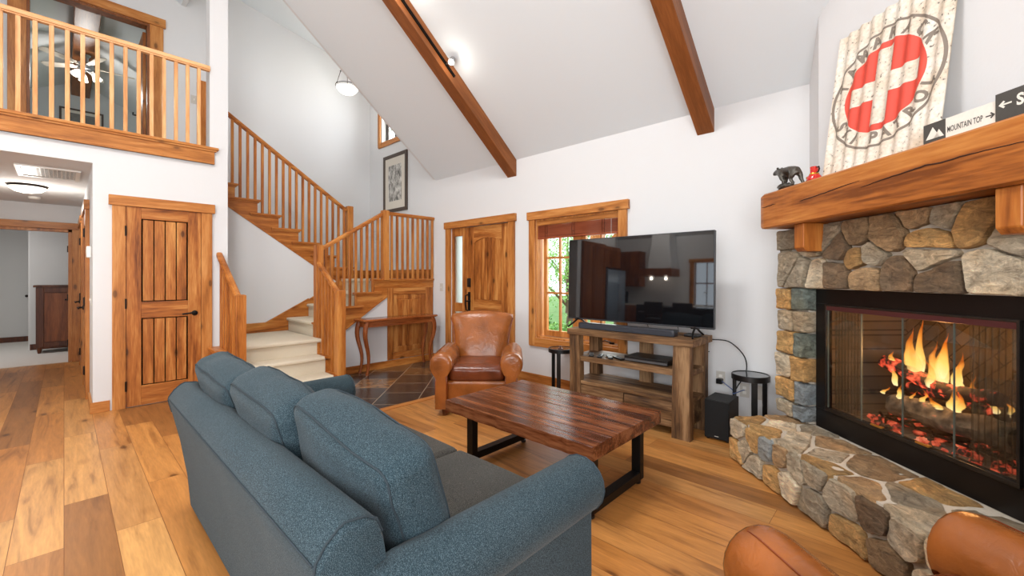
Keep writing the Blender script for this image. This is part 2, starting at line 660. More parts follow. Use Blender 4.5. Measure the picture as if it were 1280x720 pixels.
def glass(name, tint=(1, 1, 1, 1), gloss=.08, rough=.0):
    m, nt, p = new_mat(name)
    N, L = nt.nodes, nt.links
    N.remove(p)
    tr = N.new('ShaderNodeBsdfTransparent')
    tr.inputs[0].default_value = tint
    gl = N.new('ShaderNodeBsdfGlossy')
    gl.inputs[0].default_value = (.9, .9, .9, 1)
    gl.inputs['Roughness'].default_value = rough
    mx = N.new('ShaderNodeMixShader')
    lw = N.new('ShaderNodeLayerWeight')
    lw.inputs[0].default_value = .5
    pw = N.new('ShaderNodeMath')
    pw.operation = 'POWER'
    pw.inputs[1].default_value = 4.5
    L.new(lw.outputs['Facing'], pw.inputs[0])
    md = N.new('ShaderNodeMath')
    md.operation = 'MULTIPLY_ADD'
    md.inputs[1].default_value = .6
    md.inputs[2].default_value = .02 + gloss
    L.new(pw.outputs[0], md.inputs[0])
    L.new(md.outputs[0], mx.inputs[0])
    L.new(tr.outputs[0], mx.inputs[1])
    L.new(gl.outputs[0], mx.inputs[2])
    L.new(mx.outputs[0], N['Material Output'].inputs[0])
    return m
M_GLASS = glass('window_glass', gloss=0)
M_FGLASS = glass('fire_glass', (.93, .92, .9, 1), gloss=.03)

def stone_mat(name):
    m, nt, p = new_mat(name)
    N, L = nt.nodes, nt.links
    at = N.new('ShaderNodeVertexColor')
    at.layer_name = 'Col'
    tc = N.new('ShaderNodeTexCoord')
    n1 = N.new('ShaderNodeTexNoise')
    n1.inputs['Scale'].default_value = 18
    n1.inputs['Detail'].default_value = 10
    n1.inputs['Roughness'].default_value = .74
    n1.inputs['Distortion'].default_value = 1.0
    sm = N.new('ShaderNodeMapping')
    sm.inputs['Scale'].default_value = (.7, 1, 1.7)
    sm.inputs['Rotation'].default_value = (0, .5, 0)
    L.new(tc.outputs['Object'], sm.inputs[0])
    L.new(sm.outputs[0], n1.inputs['Vector'])
    g = ramp(nt, [(.30, (.34, .30, .26, 1)), (.43, (.92, .86, .78, 1)), (.56, (1.38, 1.32, 1.22, 1)), (.69, (2.1, 2.02, 1.9, 1))])
    L.new(n1.outputs['Fac'], g.inputs[0])
    n2 = N.new('ShaderNodeTexNoise')
    n2.inputs['Scale'].default_value = 5
    n2.inputs['Detail'].default_value = 4
    L.new(tc.outputs['Object'], n2.inputs['Vector'])
    g2 = ramp(nt, [(.35, (1.08, .97, .84, 1)), (.55, (1, 1, 1, 1)), (.7, (.95, .98, 1.0, 1))])
    L.new(n2.outputs['Fac'], g2.inputs[0])
    def mul(a, b):
        x = N.new('ShaderNodeMix')
        x.data_type = 'RGBA'
        x.blend_type = 'MULTIPLY'
        x.inputs['Factor'].default_value = 1
        L.new(a, x.inputs['A'])
        L.new(b, x.inputs['B'])
        return x.outputs['Result']
    L.new(mul(mul(at.outputs[0], g.outputs[0]), g2.outputs[0]), p.inputs['Base Color'])
    p.inputs['Roughness'].default_value = .8
    n3 = N.new('ShaderNodeTexNoise')
    n3.inputs['Scale'].default_value = 38
    n3.inputs['Detail'].default_value = 8
    n3.inputs['Roughness'].default_value = .7
    L.new(tc.outputs['Object'], n3.inputs['Vector'])
    ad = N.new('ShaderNodeMath')
    ad.operation = 'ADD'
    L.new(n3.outputs['Fac'], ad.inputs[0])
    L.new(n1.outputs['Fac'], ad.inputs[1])
    bp = N.new('ShaderNodeBump')
    bp.inputs['Strength'].default_value = 1.0
    bp.inputs['Distance'].default_value = .03
    L.new(ad.outputs[0], bp.inputs['Height'])
    L.new(bp.outputs['Normal'], p.inputs['Normal'])
    return m
M_STONE = stone_mat('field_stone')
M_MORTAR = mat('mortar', rgb(196, 186, 170), .95, noise_amt=.15, nscale=60, bump=.5)
# ============================================================ the room
SL = .81
YA = 4.06
def zc(y):
    return 2.85 + SL * (YA - y)
YR = .15
ZR = zc(YR)
BACK = -3.9
RX = 1.3

def struct(name, b, m, **kw):
    return b.obj(name, m, kind='structure', **kw)

def holed(b, axis, c0, c1, u0, u1, z0, z1, holes):
    """wall slab; axis 'y' means slab lies along x between y=c0..c1"""
    us = sorted({u0, u1} | {h[i] for h in holes for i in (0, 1)})
    zs = sorted({z0, z1} | {h[i] for h in holes for i in (2, 3)})
    for i in range(len(us) - 1):
        for j in range(len(zs) - 1):
            um, zm = (us[i] + us[i + 1]) / 2, (zs[j] + zs[j + 1]) / 2
            if any(h[0] < um < h[1] and h[2] < zm < h[3] for h in holes):
                continue
            if axis == 'y':
                b.box(us[i], c0, zs[j], us[i + 1], c1, zs[j + 1])
            else:
                b.box(c0, us[i], zs[j], c1, us[i + 1], zs[j + 1])
    return b

# floors
b = B()
b.box(-9.5, BACK - .1, -.1, RX + .1, YA + .15, 0)
struct('floor', b, M_FLOOR)
b = B()
b.prism([(-5.60, 2.02, 0), (-3.86, 2.02, 0), (-3.86, YA, 0), (-5.60, YA, 0)], (0, 0, .003))
struct('floor_tiles', b, M_SLATE)
b = B()
b.box(-3.86, 1.93, 0, -3.77, YA, .004)
struct('trim_1', b, WT['y'])
b = B()
b.box(-5.55, 1.93, 0, -3.86, 2.02, .004)
struct('trim_2', b, WT['x'])
b = B()
b.box(-13.2, -3.0, -.1, -9.5, 2.2, .006)
struct('floor_carpet', b, M_CARP2)

# front wall
DOOR_H = (-5.11, -3.88, 0, 2.05)
WIN_H = (-3.42, -2.26, .56, 2.03)
b = holed(B(), 'y', YA, YA + .16, -5.56, RX + .1, 0, 2.93, [DOOR_H, WIN_H])
struct('wall_front', b, M_WALL)
UP_H = (-7.18, -6.15, 3.80, 4.66)
b = holed(B(), 'y', YA, YA + .16, -7.75, -5.56, 0, 5.4, [UP_H])
struct('wall_front_stairwell', b, M_WALL)
# diagonal chimney wall, its own frame: x along the wall, y out of the room
T45 = Matrix.Rotation(-PI / 4, 4, 'Z')
NW = 2.26
b = B()
b.prism([(-3.40, NW, -.05), (-3.40, NW, zc((NW + 3.40) / S2)), (-.60, NW, zc((NW + .60) / S2)), (-.60, NW, -.05)], (0, .12, 0))
struct('wall_chimney', b, M_WALL, fr=T45)
# right wall with opening for an added window, gable shaped
b = B()
holed(b, 'x', RX, RX + .12, BACK, 2.3, 0, 2.7, [(-2.2, .4, .8, 2.6)])
b.prism([(RX, BACK, 2.7), (RX, 2.3, 2.7), (RX, 2.3, zc(2.3)), (RX, YR, ZR + .05), (RX, BACK, zc(YR) - SL * (YR - BACK))], (.12, 0, 0))
struct('wall_right', b, M_WALL)
b = holed(B(), 'y', BACK - .12, BACK, -6.45, RX + .1, 0, 3.0, [(-.9, 1.0, .8, 2.6), (-4.06, -3.2, .95, 2.02)])
struct('wall_back', b, M_WALL)
# closet wall and pier
b = B()
b.box(-5.90, .19, 0, -5.75, 1.30, 2.745)
b.box(-5.90, -1.1, 2.42, -5.75, .19, 2.745)
b.box(-5.93, 1.128, 2.745, -5.75, 1.303, zc(1.2) + .05)
struct('wall_left', b, M_WALL)
# kitchen side wall and hall wall
b = B()
b.box(-6.45, BACK, 0, -6.30, -1.25, 4.0)
struct('wall_kitchen', b, M_WALL)
b = B()
b.box(-9.5, -1.25, 0, -5.75, -1.10, 2.745)
b.box(-7.6, -1.25, 2.745, -5.75, -1.10, zc(YR) - SL * (YR + 1.2))
struct('wall_hall_left', b, M_WALL)
b = B()
b.box(-9.5, .19, 0, -5.90, .34, 2.42)
struct('wall_hall', b, M_WALL)
# far end of the hall with cased opening
b = holed(B(), 'x', -9.62, -9.5, -3.0, 2.2, 0, 2.42, [(-.86, .085, 0, 2.05)])
struct('wall_hall_end', b, M_WALL)
b = B()
b.box(-13.3, -3.0, 0, -13.15, -.42, 2.42)
b.box(-13.3, -.44, 0, -11.5, -.40, 2.42)
b.box(-11.6, -.42, 0, -11.48, 2.2, 2.42)
b.box(-13.3, -3.1, 0, -9.5, -3.0, 2.42)
b.box(-13.3, 2.2, 0, -9.5, 2.3, 2.42)
struct('wall_bedroom', b, mat('grey_wall_paint', rgb(206, 204, 200), .9))
b = B()
b.box(-13.3, -3.1, 2.42, -5.90, 1.30, 2.745)
b.box(-13.3, 1.30, 2.42, -7.76, 2.3, 2.745)
struct('ceiling_hall', b, M_CEIL2)
# loft floor surface
b = B()
b.box(-13.3, -3.1, 2.745, -5.9, 1.128, 2.752)
struct('floor_loft', b, M_CARP2)
# stairwell
b = holed(B(), 'x', -7.75, -7.6, -1.25, YA, 2.745, 6.2, [(-.305, .806, 2.745, 4.78)])
b.box(-7.75, .34, 0, -7.6, YA, 2.745)
struct('wall_stairwell', b, M_WALL)
b = B()
b.prism([(-7.75, YA + .16, 5.12), (-7.75, 1.15, 5.78), (-7.75, 1.15, 5.9), (-7.75, YA + .16, 5.24)], (2.27, 0, 0))
struct('ceiling_stairwell', b, M_CEIL)
b = B()
b.prism([(-5.56, YA, zc(YA) + .02), (-5.56, 1.15, zc(1.15) + .02), (-5.56, 1.15, 5.9), (-5.56, YA, 5.3)], (.06, 0, 0))
b.prism([(-7.75, 1.15, zc(1.15)), (-5.5, 1.15, zc(1.15)), (-5.5, 1.15, 5.9), (-7.75, 1.15, 5.9)], (0, .06, 0))
struct('wall_above_ceiling', b, M_WALL)
# wall below the upper flight
XM = -6.55
def zs3(y):
    return 2.233 - .687 * (y - 1.495)
b = B()
b.prism([(XM, .34, 0), (XM, 3.25, 0), (XM, 3.25, zs3(3.25)), (XM, .98, 2.587), (XM, .34, 2.60)], (-.1, 0, 0))
struct('wall_under_stairs', b, M_WALL)
# vaulted ceiling
b = B()
t = .12
def slopebox(y0, y1, x0, x1):
    f = (lambda y: zc(y)) if y1 > YR + .01 else (lambda y: ZR - SL * (YR - y))
    b.prism([(x0, y0, f(y0)), (x0, y1, f(y1)), (x0, y1, f(y1) + t), (x0, y0, f(y0) + t)], (x1 - x0, 0, 0))
slopebox(1.15, YA + .16, -5.5, RX + .12)
slopebox(YR, 1.15, -7.75, RX + .12)
slopebox(BACK - .12, YR, -7.75, RX + .12)
struct('ceiling', b, M_CEIL)
# upstairs bedroom shell
XB2 = -13.0
b = B()
b.box(XB2 - .1, -3.6, 2.745, XB2, 3.6, 6)
b.box(XB2, -3.7, 2.745, -7.75, -3.6, 6)
b.box(XB2, 3.6, 2.745, -7.75, 3.7, 6)
struct('wall_upper_bedroom', b, mat('bedroom_wall_paint', rgb(198, 200, 200), .9))
b = B()
for sg in (-1, 1):
    b.prism([(XB2, .24, 5.50), (XB2, .24 + sg * 3.8, 3.60), (XB2, .24 + sg * 3.8, 3.70), (XB2, .24, 5.60)], (5.25, 0, 0))
struct('ceiling_upper_bedroom', b, mat('bedroom_ceiling_paint', rgb(206, 208, 208), .9))
b = B()
b.box(XB2, .10, 5.19, -7.78, .385, 5.5, .01)
b.obj('ceiling_beam', WBM['x'], label='brown ridge beam seen through the loft doorway, above the ceiling fan', cat='beam', smooth=False)

# baseboards
def baseboard(name, x0, y0, x1, y1):
    b = B()
    b.box(x0, y0, 0, x1, y1, .105, .004)
    struct(name, b, WT['x' if abs(x1 - x0) > abs(y1 - y0) else 'y'])
baseboard('baseboard_front', -3.78, YA - .018, -.60, YA)
baseboard('baseboard_front_left', -5.56, YA - .018, -5.22, YA)
baseboard('baseboard_left', -5.75, .17, -5.732, .31)
baseboard('baseboard_hall', -6.3, .172, -5.735, .19)
b = B()
b.box(-13.14, -3, 0, -13.12, -.44, .11)
b.box(-11.48, -.42, 0, -11.46, 2.2, .11)
struct('baseboard_bedroom', b, WDK)
b = B()
b.box(-5.545, 2.30, 0, -5.525, YA - .02, .10, .003)
struct('baseboard_stairs', b, WST['y'])

# ---------------------------------------------------------- panel doors
def hinge(parent, x, y, z, fr=I4, ax='y'):
    b = B()
    b.tube([(x, y, z - .05), (x, y, z + .05)], .008, 8)
    b.box(x - .004, y - .014, z - .045, x + .004, y + .014, z + .045)
    b.obj('hinge', M_BRONZE, parent, fr=fr, smooth=True)

def lever(parent, fr, u, z, dirn=-1):
    """lever handle, local frame: x along door, y out into the room is negative"""
    b = B()
    b.lathe([(.001, 0), (.028, .001), (.028, .008), (.020, .012), (.001, .012)], n=20, M=Matrix.Translation((u, 0, z)) @ Matrix.Rotation(PI / 2, 4, 'X'))
    b.tube([(u, 0, z), (u, -.05, z)], .010, 10)
    b.tube([(u, -.048, z), (u + dirn * .03, -.052, z + .004), (u + dirn * .075, -.050, z), (u + dirn * .115, -.046, z - .006)], [.010, .009, .008, .009], 10)
    b.obj('handle', M_BLKM, parent, fr=fr, smooth=True)

def casing(parent, fr, u0, u1, z1, wd=.10, hd=.10, ov=.025, th=.034, base=0.0):
    b = B()
    b.box(u0 - wd, -th, base, u0, 0, z1, .003)
    b.obj('side_casing', WT['z'], parent, fr=fr)
    b = B()
    b.box(u1, -th, base, u1 + wd, 0, z1, .003)
    b.obj('side_casing', WT['z'], parent, fr=fr)
    b = B()
    b.box(u0 - wd - ov, -th - .012, z1, u1 + wd + ov, 0, z1 + hd, .003)
    b.obj('head_casing', WT['x'], parent, fr=fr)

def plank_panel(b, u0, u1, z0, z1, y, nb, arch=0):
    wdt = (u1 - u0) / nb
    for i in range(nb):
        a, c = u0 + i * wdt + .0045, u0 + (i + 1) * wdt - .0045
        if arch:
            f = lambda u: z1 - arch * ((2 * (u - u0) / (u1 - u0) - 1) ** 2)
            b.prism([(a, y, z0), (c, y, z0), (c, y, f(c)), ((a + c) / 2, y, f((a + c) / 2)), (a, y, f(a))], (0, .012, 0))
        else:
            b.box(a, y, z0, c, y + .012, z1, .002)

def door_slab(parent, fr, u0, u1, z0, z1, wood_d, stile=.125, arch=0, split=.98, lock=.17, nb=4, botr=.2, yy=0.0):
    # back board, stiles and rails (raised frame), planks
    b = B()
    b.box(u0, yy + .026, z0, u1, yy + .05, z1)
    for q in ((u0, z0, u0 + stile, z1), (u1 - stile, z0, u1, z1), (u0, z0, u1, z0 + botr), (u0, z1 - stile - arch, u1, z1), (u0, split - lock / 2, u1, split + lock / 2)):
        b.box(q[0] + .001, yy + .013, q[1] + .001, q[2] - .001, yy + .027, q[3] - .001)
    b.box(u0, yy, z0, u0 + stile, yy + .014, z1, .003)
    b.box(u1 - stile, yy, z0, u1, yy + .014, z1, .003)
    p0, p1 = u0 + stile, u1 - stile
    slab = b.obj('door_slab', wood_d['z'], parent, fr=fr)
    b = B()
    b.box(p0, yy, z0, p1, yy + .014, z0 + botr, .003)
    b.box(p0, yy, split - lock / 2, p1, yy + .014, split + lock / 2, .003)
    top = z1 - stile
    if arch:
        N = 14
        pts = [(p0, yy, z1), (p1, yy, z1)]
        for i in range(N + 1):
            q = 1 - 2 * i / N
            pts.append(((p0 + p1) / 2 + q * (p1 - p0) / 2, yy, top - arch * q * q))
        b.prism(pts, (0, .014, 0))
    else:
        b.box(p0, yy, top, p1, yy + .014, z1, .003)
    b.obj('rail', wood_d['x'], slab, fr=fr)
    b = B()
    plank_panel(b, p0 + .008, p1 - .008, split + lock / 2 + .008, top - .008, yy + .010, nb, arch)
    b.obj('upper_panel', wood_d['z'], slab, fr=fr)
    b = B()
    plank_panel(b, p0 + .008, p1 - .008, z0 + botr + .008, split - lock / 2 - .008, yy + .010, nb)
    b.obj('lower_panel', wood_d['z'], slab, fr=fr)
    return slab

# closet door on the left wall: frame with x = world +y, y = world -x
FL = Matrix(((0, -1, 0, -5.75), (1, 0, 0, 0), (0, 0, 1, 0), (0, 0, 0, 1)))
d = thing('door_1', 'knotty wood two panel closet door on the white wall below the loft', None, (.425, 0, 0), fr=FL, kind='structure')
casing(d, FL, .425, 1.045, 2.03)
door_slab(d, FL, .428, 1.042, .008, 2.027, WDR, stile=.115, yy=-.026)
for z in (.22, 1.05, 1.78):
    hinge(d, .425, -.034, z, FL)
lever(d, FL @ Matrix.Translation((0, -.026, 0)), .985, .925, -1)

# front door with side light
FA = Matrix.Translation((0, YA, 0))
d = thing('door_2', 'knotty wood arched panel front door with narrow side light beside the leather armchair', None, (-4.5, 0, 0), fr=FA, kind='structure')
casing(d, FA, -5.11, -3.88, 2.05, wd=.105)
door_slab(d, FA, -4.78, -3.885, .008, 2.045, WDR, stile=.165, arch=.07, split=.90, lock=.18, nb=4, yy=.02)
b = B()
for (x0, z0, x1, z1) in ((-5.11, 0, -5.045, 2.05), (-4.865, 0, -4.785, 2.05), (-5.045, 0, -4.865, .22), (-5.045, .80, -4.865, .93), (-5.045, 1.93, -4.865, 2.05)):
    b.box(x0, .012, z0, x1, .06, z1, .003)
b.obj('side_light_frame', WDR['z'], d, fr=FA)
M_FROST = mat('leaded_glass', rgb(226, 232, 226), .35, emit=(.86, .93, .86, 1), es=0)
M_FROST.node_tree.nodes['Principled BSDF'].inputs['Transmission Weight'].default_value = .8
for (z0, z1) in ((.22, .80), (.93, 1.93)):
    b = B()
    b.box(-5.045, .03, z0, -4.865, .036, z1)
    b.obj('side_light_pane', M_FROST, d, fr=FA)
b = B()
b.box(-4.735, -.012, 1.17, -4.675, .02, 1.30, .01)
b.obj('keypad_lock', M_BLACK, d, fr=FA, smooth=True)
b = B()
b.box(-4.725, -.005, .78, -4.685, .02, 1.10, .008)
b.tube([(-4.705, 0, 1.06), (-4.705, -.06, 1.05), (-4.705, -.065, .95), (-4.705, -.05, .84), (-4.705, 0, .82)], .011, 10)
b.box(-4.74, -.03, .955, -4.66, .0, .975, .004)
b.obj('door_pull', M_BLKM, d, fr=FA, smooth=True)

# front window
d = thing('window_1', 'wood framed divided window behind the television, looking onto green trees', None, (-2.84, 0, .47), fr=FA, kind='structure')
casing(d, FA, -3.42, -2.26, 2.03, wd=.095, base=.47)
b = B()
b.box(-3.515, -.03, .455, -2.165, 0, .56, .004)
b.obj('sill_casing', WT['x'], d, fr=FA)
b = B()
for (x0, z0, x1, z1) in ((-3.42, .56, -3.40, 2.03), (-2.28, .56, -2.26, 2.03), (-3.40, .56, -2.28, .58), (-3.40, 2.01, -2.28, 2.03)):
    b.box(x0, 0, z0, x1, .16, z1)
b.obj('jamb', WT['z'], d, fr=FA)
def sash(x0, x1, nc, rows):
    b = B()
    z0, z1 = .585, 2.01
    y0, y1 = .09, .13
    for q in ((x0, z0, x0 + .05, z1), (x1 - .05, z0, x1, z1), (x0 + .05, z0, x1 - .05, z0 + .07), (x0 + .05, z1 - .05, x1 - .05, z1)):
        b.box(q[0], y0, q[1], q[2], y1, q[3], .002)
    for i in range(1, nc):
        x = x0 + .05 + (x1 - x0 - .10) * i / nc
        b.box(x - .012, y0 + .005, z0 + .07, x + .012, y1 - .005, z1 - .05)
    for z in rows:
        b.box(x0 + .05, y0 + .007, z - .012, x1 - .05, y1 - .007, z + .012)
    s = b.obj('sash', WT['z'], d, fr=FA)
    b = B()
    b.box(x0 + .05, .108, z0 + .07, x1 - .05, .112, z1 - .05)
    b.obj('window_pane', M_GLASS, s, fr=FA)
sash(-3.37, -2.875, 2, (1.12, 1.555))
sash(-2.795, -2.30, 2, (1.12, 1.555))
b = B()
b.box(-2.875, .05, .58, -2.795, .14, 2.01, .003)
b.obj('mullion', WT['z'], d, fr=FA)
b = B()
b.box(-2.95, .06, .575, -2.90, .085, .60, .004)
b.tube([(-2.92, .06, .60), (-2.86, .045, .615), (-2.80, .05, .60)], .006, 8)
b.box(-2.42, .06, .575, -2.37, .085, .60, .004)
b.tube([(-2.40, .06, .60), (-2.46, .045, .615), (-2.52, .05, .60)], .006, 8)
b.obj('window_crank', M_BRONZE, d, fr=FA, smooth=True)

M_BLIND = wood('blind_slats', rgb(120, 56, 32), rgb(150, 76, 46), rgb(168, 90, 58), axis='x', knots=0, rough=.7, spec=.2)
bl = thing('window_blind', 'raised reddish wood slat blind at the top of the front window', 'blind', (-2.84, .05, 1.80), fr=FA)
b = B()
b.box(-3.40, .005, 1.955, -2.28, .06, 2.01, .003)
b.obj('head_rail', WT['x'], bl, fr=FA)
b = B()
for i in range(17):
    z = 1.815 + i * .0082
    b.box(-3.40, .008, z, -2.28, .058, z + .0045)
b.obj('slats', M_BLIND, bl, fr=FA)
b = B()
b.box(-3.40, .006, 1.79, -2.28, .060, 1.81, .003)
b.obj('bottom_rail', M_BLIND, bl, fr=FA)
for x in (-3.26, -2.86, -2.46):
    b = B()
    for dx in (-.012, .012):
        b.tube([(x + dx, .003, 1.96), (x + dx * 1.6, -.002, 1.88), (x + dx, .003, 1.79)], .0016, 6)
    b.tube([(x - .012, .003, 1.86), (x + .012, .002, 1.85)], .0016, 6)
    b.obj('ladder_cord', M_BRONZE, bl, fr=FA)
b = B()
b.tube([(-2.36, .0, 1.95), (-2.36, -.004, 1.4)], .002, 6)
b.obj('pull_cord', M_PLATE, bl, fr=FA)

# stairwell window
d = thing('window_2', 'small wood framed window high above the framed picture in the stairwell', None, (-6.66, 0, 3.72), fr=FA, kind='structure')
casing(d, FA, -7.18, -6.15, 4.66, wd=.08, hd=.09, base=3.72)
b = B()
b.box(-7.26, -.025, 3.71, -6.07, 0, 3.80, .004)
b.obj('sill_casing', WT['x'], d, fr=FA)
b = B()
for (x0, z0, x1, z1) in ((-7.18, 3.80, -7.165, 4.66), (-6.165, 3.80, -6.15, 4.66), (-7.18, 3.80, -6.15, 3.815)):
    b.box(x0, 0, z0, x1, .15, z1)
b.obj('jamb', M_WHITE, d, fr=FA)
b = B()
for (x0, z0, x1, z1) in ((-7.165, 3.815, -7.12, 4.66), (-6.21, 3.815, -6.165, 4.66), (-7.12, 3.815, -6.21, 3.87), (-6.87, 3.87, -6.85, 4.66), (-6.56, 3.87, -6.54, 4.66), (-7.12, 4.22, -6.87, 4.24), (-6.85, 4.22, -6.56, 4.24), (-6.54, 4.22, -6.21, 4.24)):
    b.box(x0, .09, z0, x1, .12, z1)
s = b.obj('sash', M_BRONZE, d, fr=FA)
b = B()
b.box(-7.12, .10, 3.87, -6.21, .104, 4.64)
b.obj('window_pane', M_GLASS, s, fr=FA)

# hall opening casing and hall doors
FH = Matrix(((0, -1, 0, -9.5), (1, 0, 0, 0), (0, 0, 1, 0), (0, 0, 0, 1)))
d = thing('trim_3', None, None, (-.4, 0, 0), fr=FH, kind='structure')
casing(d, FH, -.86, .085, 2.05, wd=.10)
b = B()
b.box(.045, .0, 0, .085, .12, 2.05)
b.box(-.86, .0, 2.01, .085, .12, 2.05)
b.obj('jamb', WT['z'], d, fr=FH)
for z in (.3, 1.0, 1.75):
    hinge(d, .04, .01, z, FH)
# bedroom door, opened back inside the room
d = thing('door_3', None, None, (-9.65, .09, 0), kind='structure')
b = B()
b.box(-10.4, .10, .01, -9.64, .14, 2.03, .003)
b.obj('door_slab', WDR['z'], d)
# hall right wall doors
FR_ = Matrix.Translation((0, .19, 0))
for k, (x0, x1) in enumerate(((-7.35, -6.55), (-9.05, -8.25))):
    d = thing('door_%d' % (4 + k), None, None, ((x0 + x1) / 2, 0, 0), fr=FR_, kind='structure')
    casing(d, FR_, x0, x1, 2.05, wd=.09)
    door_slab(d, FR_, x0 + .003, x1 - .003, .01, 2.045, WDR, yy=-.026)
    for z in (.3, 1.05, 1.8):
        hinge(d, x1 - .002, -.035, z, FR_)
    lever(d, FR_ @ Matrix.Translation((0, -.026, 0)), x0 + .07, .95, 1)
# closet sliding door edge in far bedroom
b = B()
b.box(-13.12, -.475, .0, -13.08, -.45, 2.05)
struct('trim_4', b, WDK)
b = B()
b.lathe([(.001, 0), (.022, .005), (.026, .02), (.018, .035), (.001, .038)], n=14, M=Matrix.Translation((-13.10, -.52, .93)) @ Matrix.Rotation(PI / 2, 4, 'Y'))
b.obj('door_knob', M_BRONZE, label='small dark knob on the pale door far down the hall', cat='knob', smooth=True)

# loft doorway casing
FLD = Matrix(((0, -1, 0, -7.6), (1, 0, 0, 0), (0, 0, 1, 0), (0, 0, 0, 1)))
d = thing('door_6', 'open cased doorway to the upstairs bedroom behind the loft railing', None, (.25, 0, 2.745), fr=FLD, kind='structure')
casing(d, FLD, -.305, .806, 4.78, wd=.145, hd=.12, base=2.752, th=.025)
b = B()
for q in ((-.305, -.28), (.781, .806)):
    b.box(q[0], 0, 2.752, q[1], .15, 4.78)
b.box(-.28, 0, 4.755, .781, .15, 4.78)
b.obj('jamb', WBM['z'], d, fr=FLD)
b = B()
b.box(-7.80, .755, 2.76, -8.45, .795, 4.74, .003)
sd = b.obj('door_slab', WDR['z'], d)
b = B()
b.tube([(-8.38, .755, 3.72), (-8.38, .70, 3.72), (-8.28, .695, 3.72)], .010, 8)
b.lathe([(.001, 0), (.028, .001), (.028, .01), (.001, .012)], n=16, M=Matrix.Translation((-8.38, .755, 3.72)) @ Matrix.Rotation(PI / 2, 4, 'X'))
b.obj('handle', M_BLKM, d, smooth=True)

# ---------------------------------------------------------- beams on the vault
def beam(name, x0, x1, dz, label):
    b = B()
    t = bmesh.new()
    y1 = YA
    y0 = YR + .02
    b.prism([(x0, y1, zc(y1)), (x0, y0, zc(y0)), (x0, y0, zc(y0) - dz), (x0, y1, zc(y1) - dz)], (x1 - x0, 0, 0), .004)
    # lay the grain along the slope by building the object in a tilted frame
    ang = math.atan(-SL)
    fr = Matrix.Translation((x0, y1, zc(y1))) @ Matrix.Rotation(ang, 4, 'X')
    me = D.meshes.new(name)
    b.bm.to_mesh(me)
    b.bm.free()
    me.transform(fr.inverted())
    me.materials.append(WBM['y'])
    o = D.objects.new(name, me)
    COL.objects.link(o)
    o.matrix_world = fr
    WM[o.name] = fr
    o['label'] = label
    o['category'] = 'beam'
    return o
beam('ceiling_beam', -3.914, -3.752, .215, 'reddish brown sloping ceiling beam that carries the track light')
beam('ceiling_beam', -1.456, -1.304, .215, 'reddish brown sloping ceiling beam above the television, without lights')

# ---------------------------------------------------------- staircase
st = thing('staircase', 'wood and cream carpet staircase turning up beside the closet wall', 'staircase', (-5.4, 2.2, 0))
def sp(b, name, m, parent=st, **kw):
    return b.obj(name, m, parent, **kw)
R1 = [-4.87, -5.11, -5.35]
H1 = [.184, .369, .553]
# carpeted steps of the first flight
def nosed_x(b, xr, x1, y0, y1, z, zb):
    """step rising toward -x: riser at xr, tread back to x1"""
    b.box(xr, y0, zb, x1, y1, z - .03)
    b.box(xr + .03, y0, z - .045, x1, y1, z, .016, seg=3)
for k in range(2):
    b = B()
    nosed_x(b, R1[k], R1[k + 1] - .02, 1.27, 2.15, H1[k], 0 if k == 0 else H1[k] - .2)
    sp(b, 'carpeted_step', M_CARPET, smooth=True)
b = B()
nosed_x(b, R1[2], -6.53, 1.27, 2.20, H1[2], .3)
sp(b, 'carpeted_landing', M_CARPET, smooth=True)
R2 = [2.22, 2.50, 2.77, 3.03]
H2 = [.737, .921, 1.105, 1.29]
for k in range(3):
    b = B()
    b.box(-6.53, R2[k], H2[k] - .2, -5.60, R2[k + 1] + .02, H2[k] - .03)
    b.box(-6.53, R2[k] - .03, H2[k] - .045, -5.60, R2[k + 1] + .02, H2[k], .016, seg=3)
    sp(b, 'carpeted_step', M_CARPET, smooth=True)
b = B()
b.box(-7.6, R2[3] - .03, 1.245, -5.60, YA - .005, 1.29, .016, seg=3)
b.box(-6.53, R2[3], 1.08, -5.60, R2[3] + .05, 1.26)
sp(b, 'carpeted_landing', M_CARPET, smooth=True)
r3 = .1817
R3 = [3.17 - .268 * k for k in range(8)]
H3 = [1.29 + r3 * (k + 1) for k in range(8)]
for k in range(7):
    b = B()
    b.box(-7.6, R3[k + 1] - .02, H3[k] - .2, XM - .02, R3[k], H3[k] - .03)
    b.box(-7.6, R3[k + 1] - .02, H3[k] - .045, XM - .02, R3[k] + .03, H3[k], .016, seg=3)
    sp(b, 'carpeted_step', M_CARPET, smooth=True)
b = B()
b.box(-7.6, 1.10, 2.60, XM - .02, R3[7] + .02, 2.755)
sp(b, 'top_riser', WST['y'])
# closed cut stringers with moulded tread ends
XS = -5.56
def zs2(y):
    return .606 + .69 * (y - 2.62)
pts = [(XS, 2.26, zs2(2.26)), (XS, 3.22, zs2(3.22) + .03), (XS, 3.24, 1.155), (XS, YA - .005, 1.155), (XS, YA - .005, 1.262), (XS, R2[3], 1.262)]
for k in (2, 1, 0):
    pts += [(XS, R2[k + 1], H2[k] - .03), (XS, R2[k], H2[k] - .03)]
pts += [(XS, 2.2, .70), (XS, 2.2, zs2(2.26))]
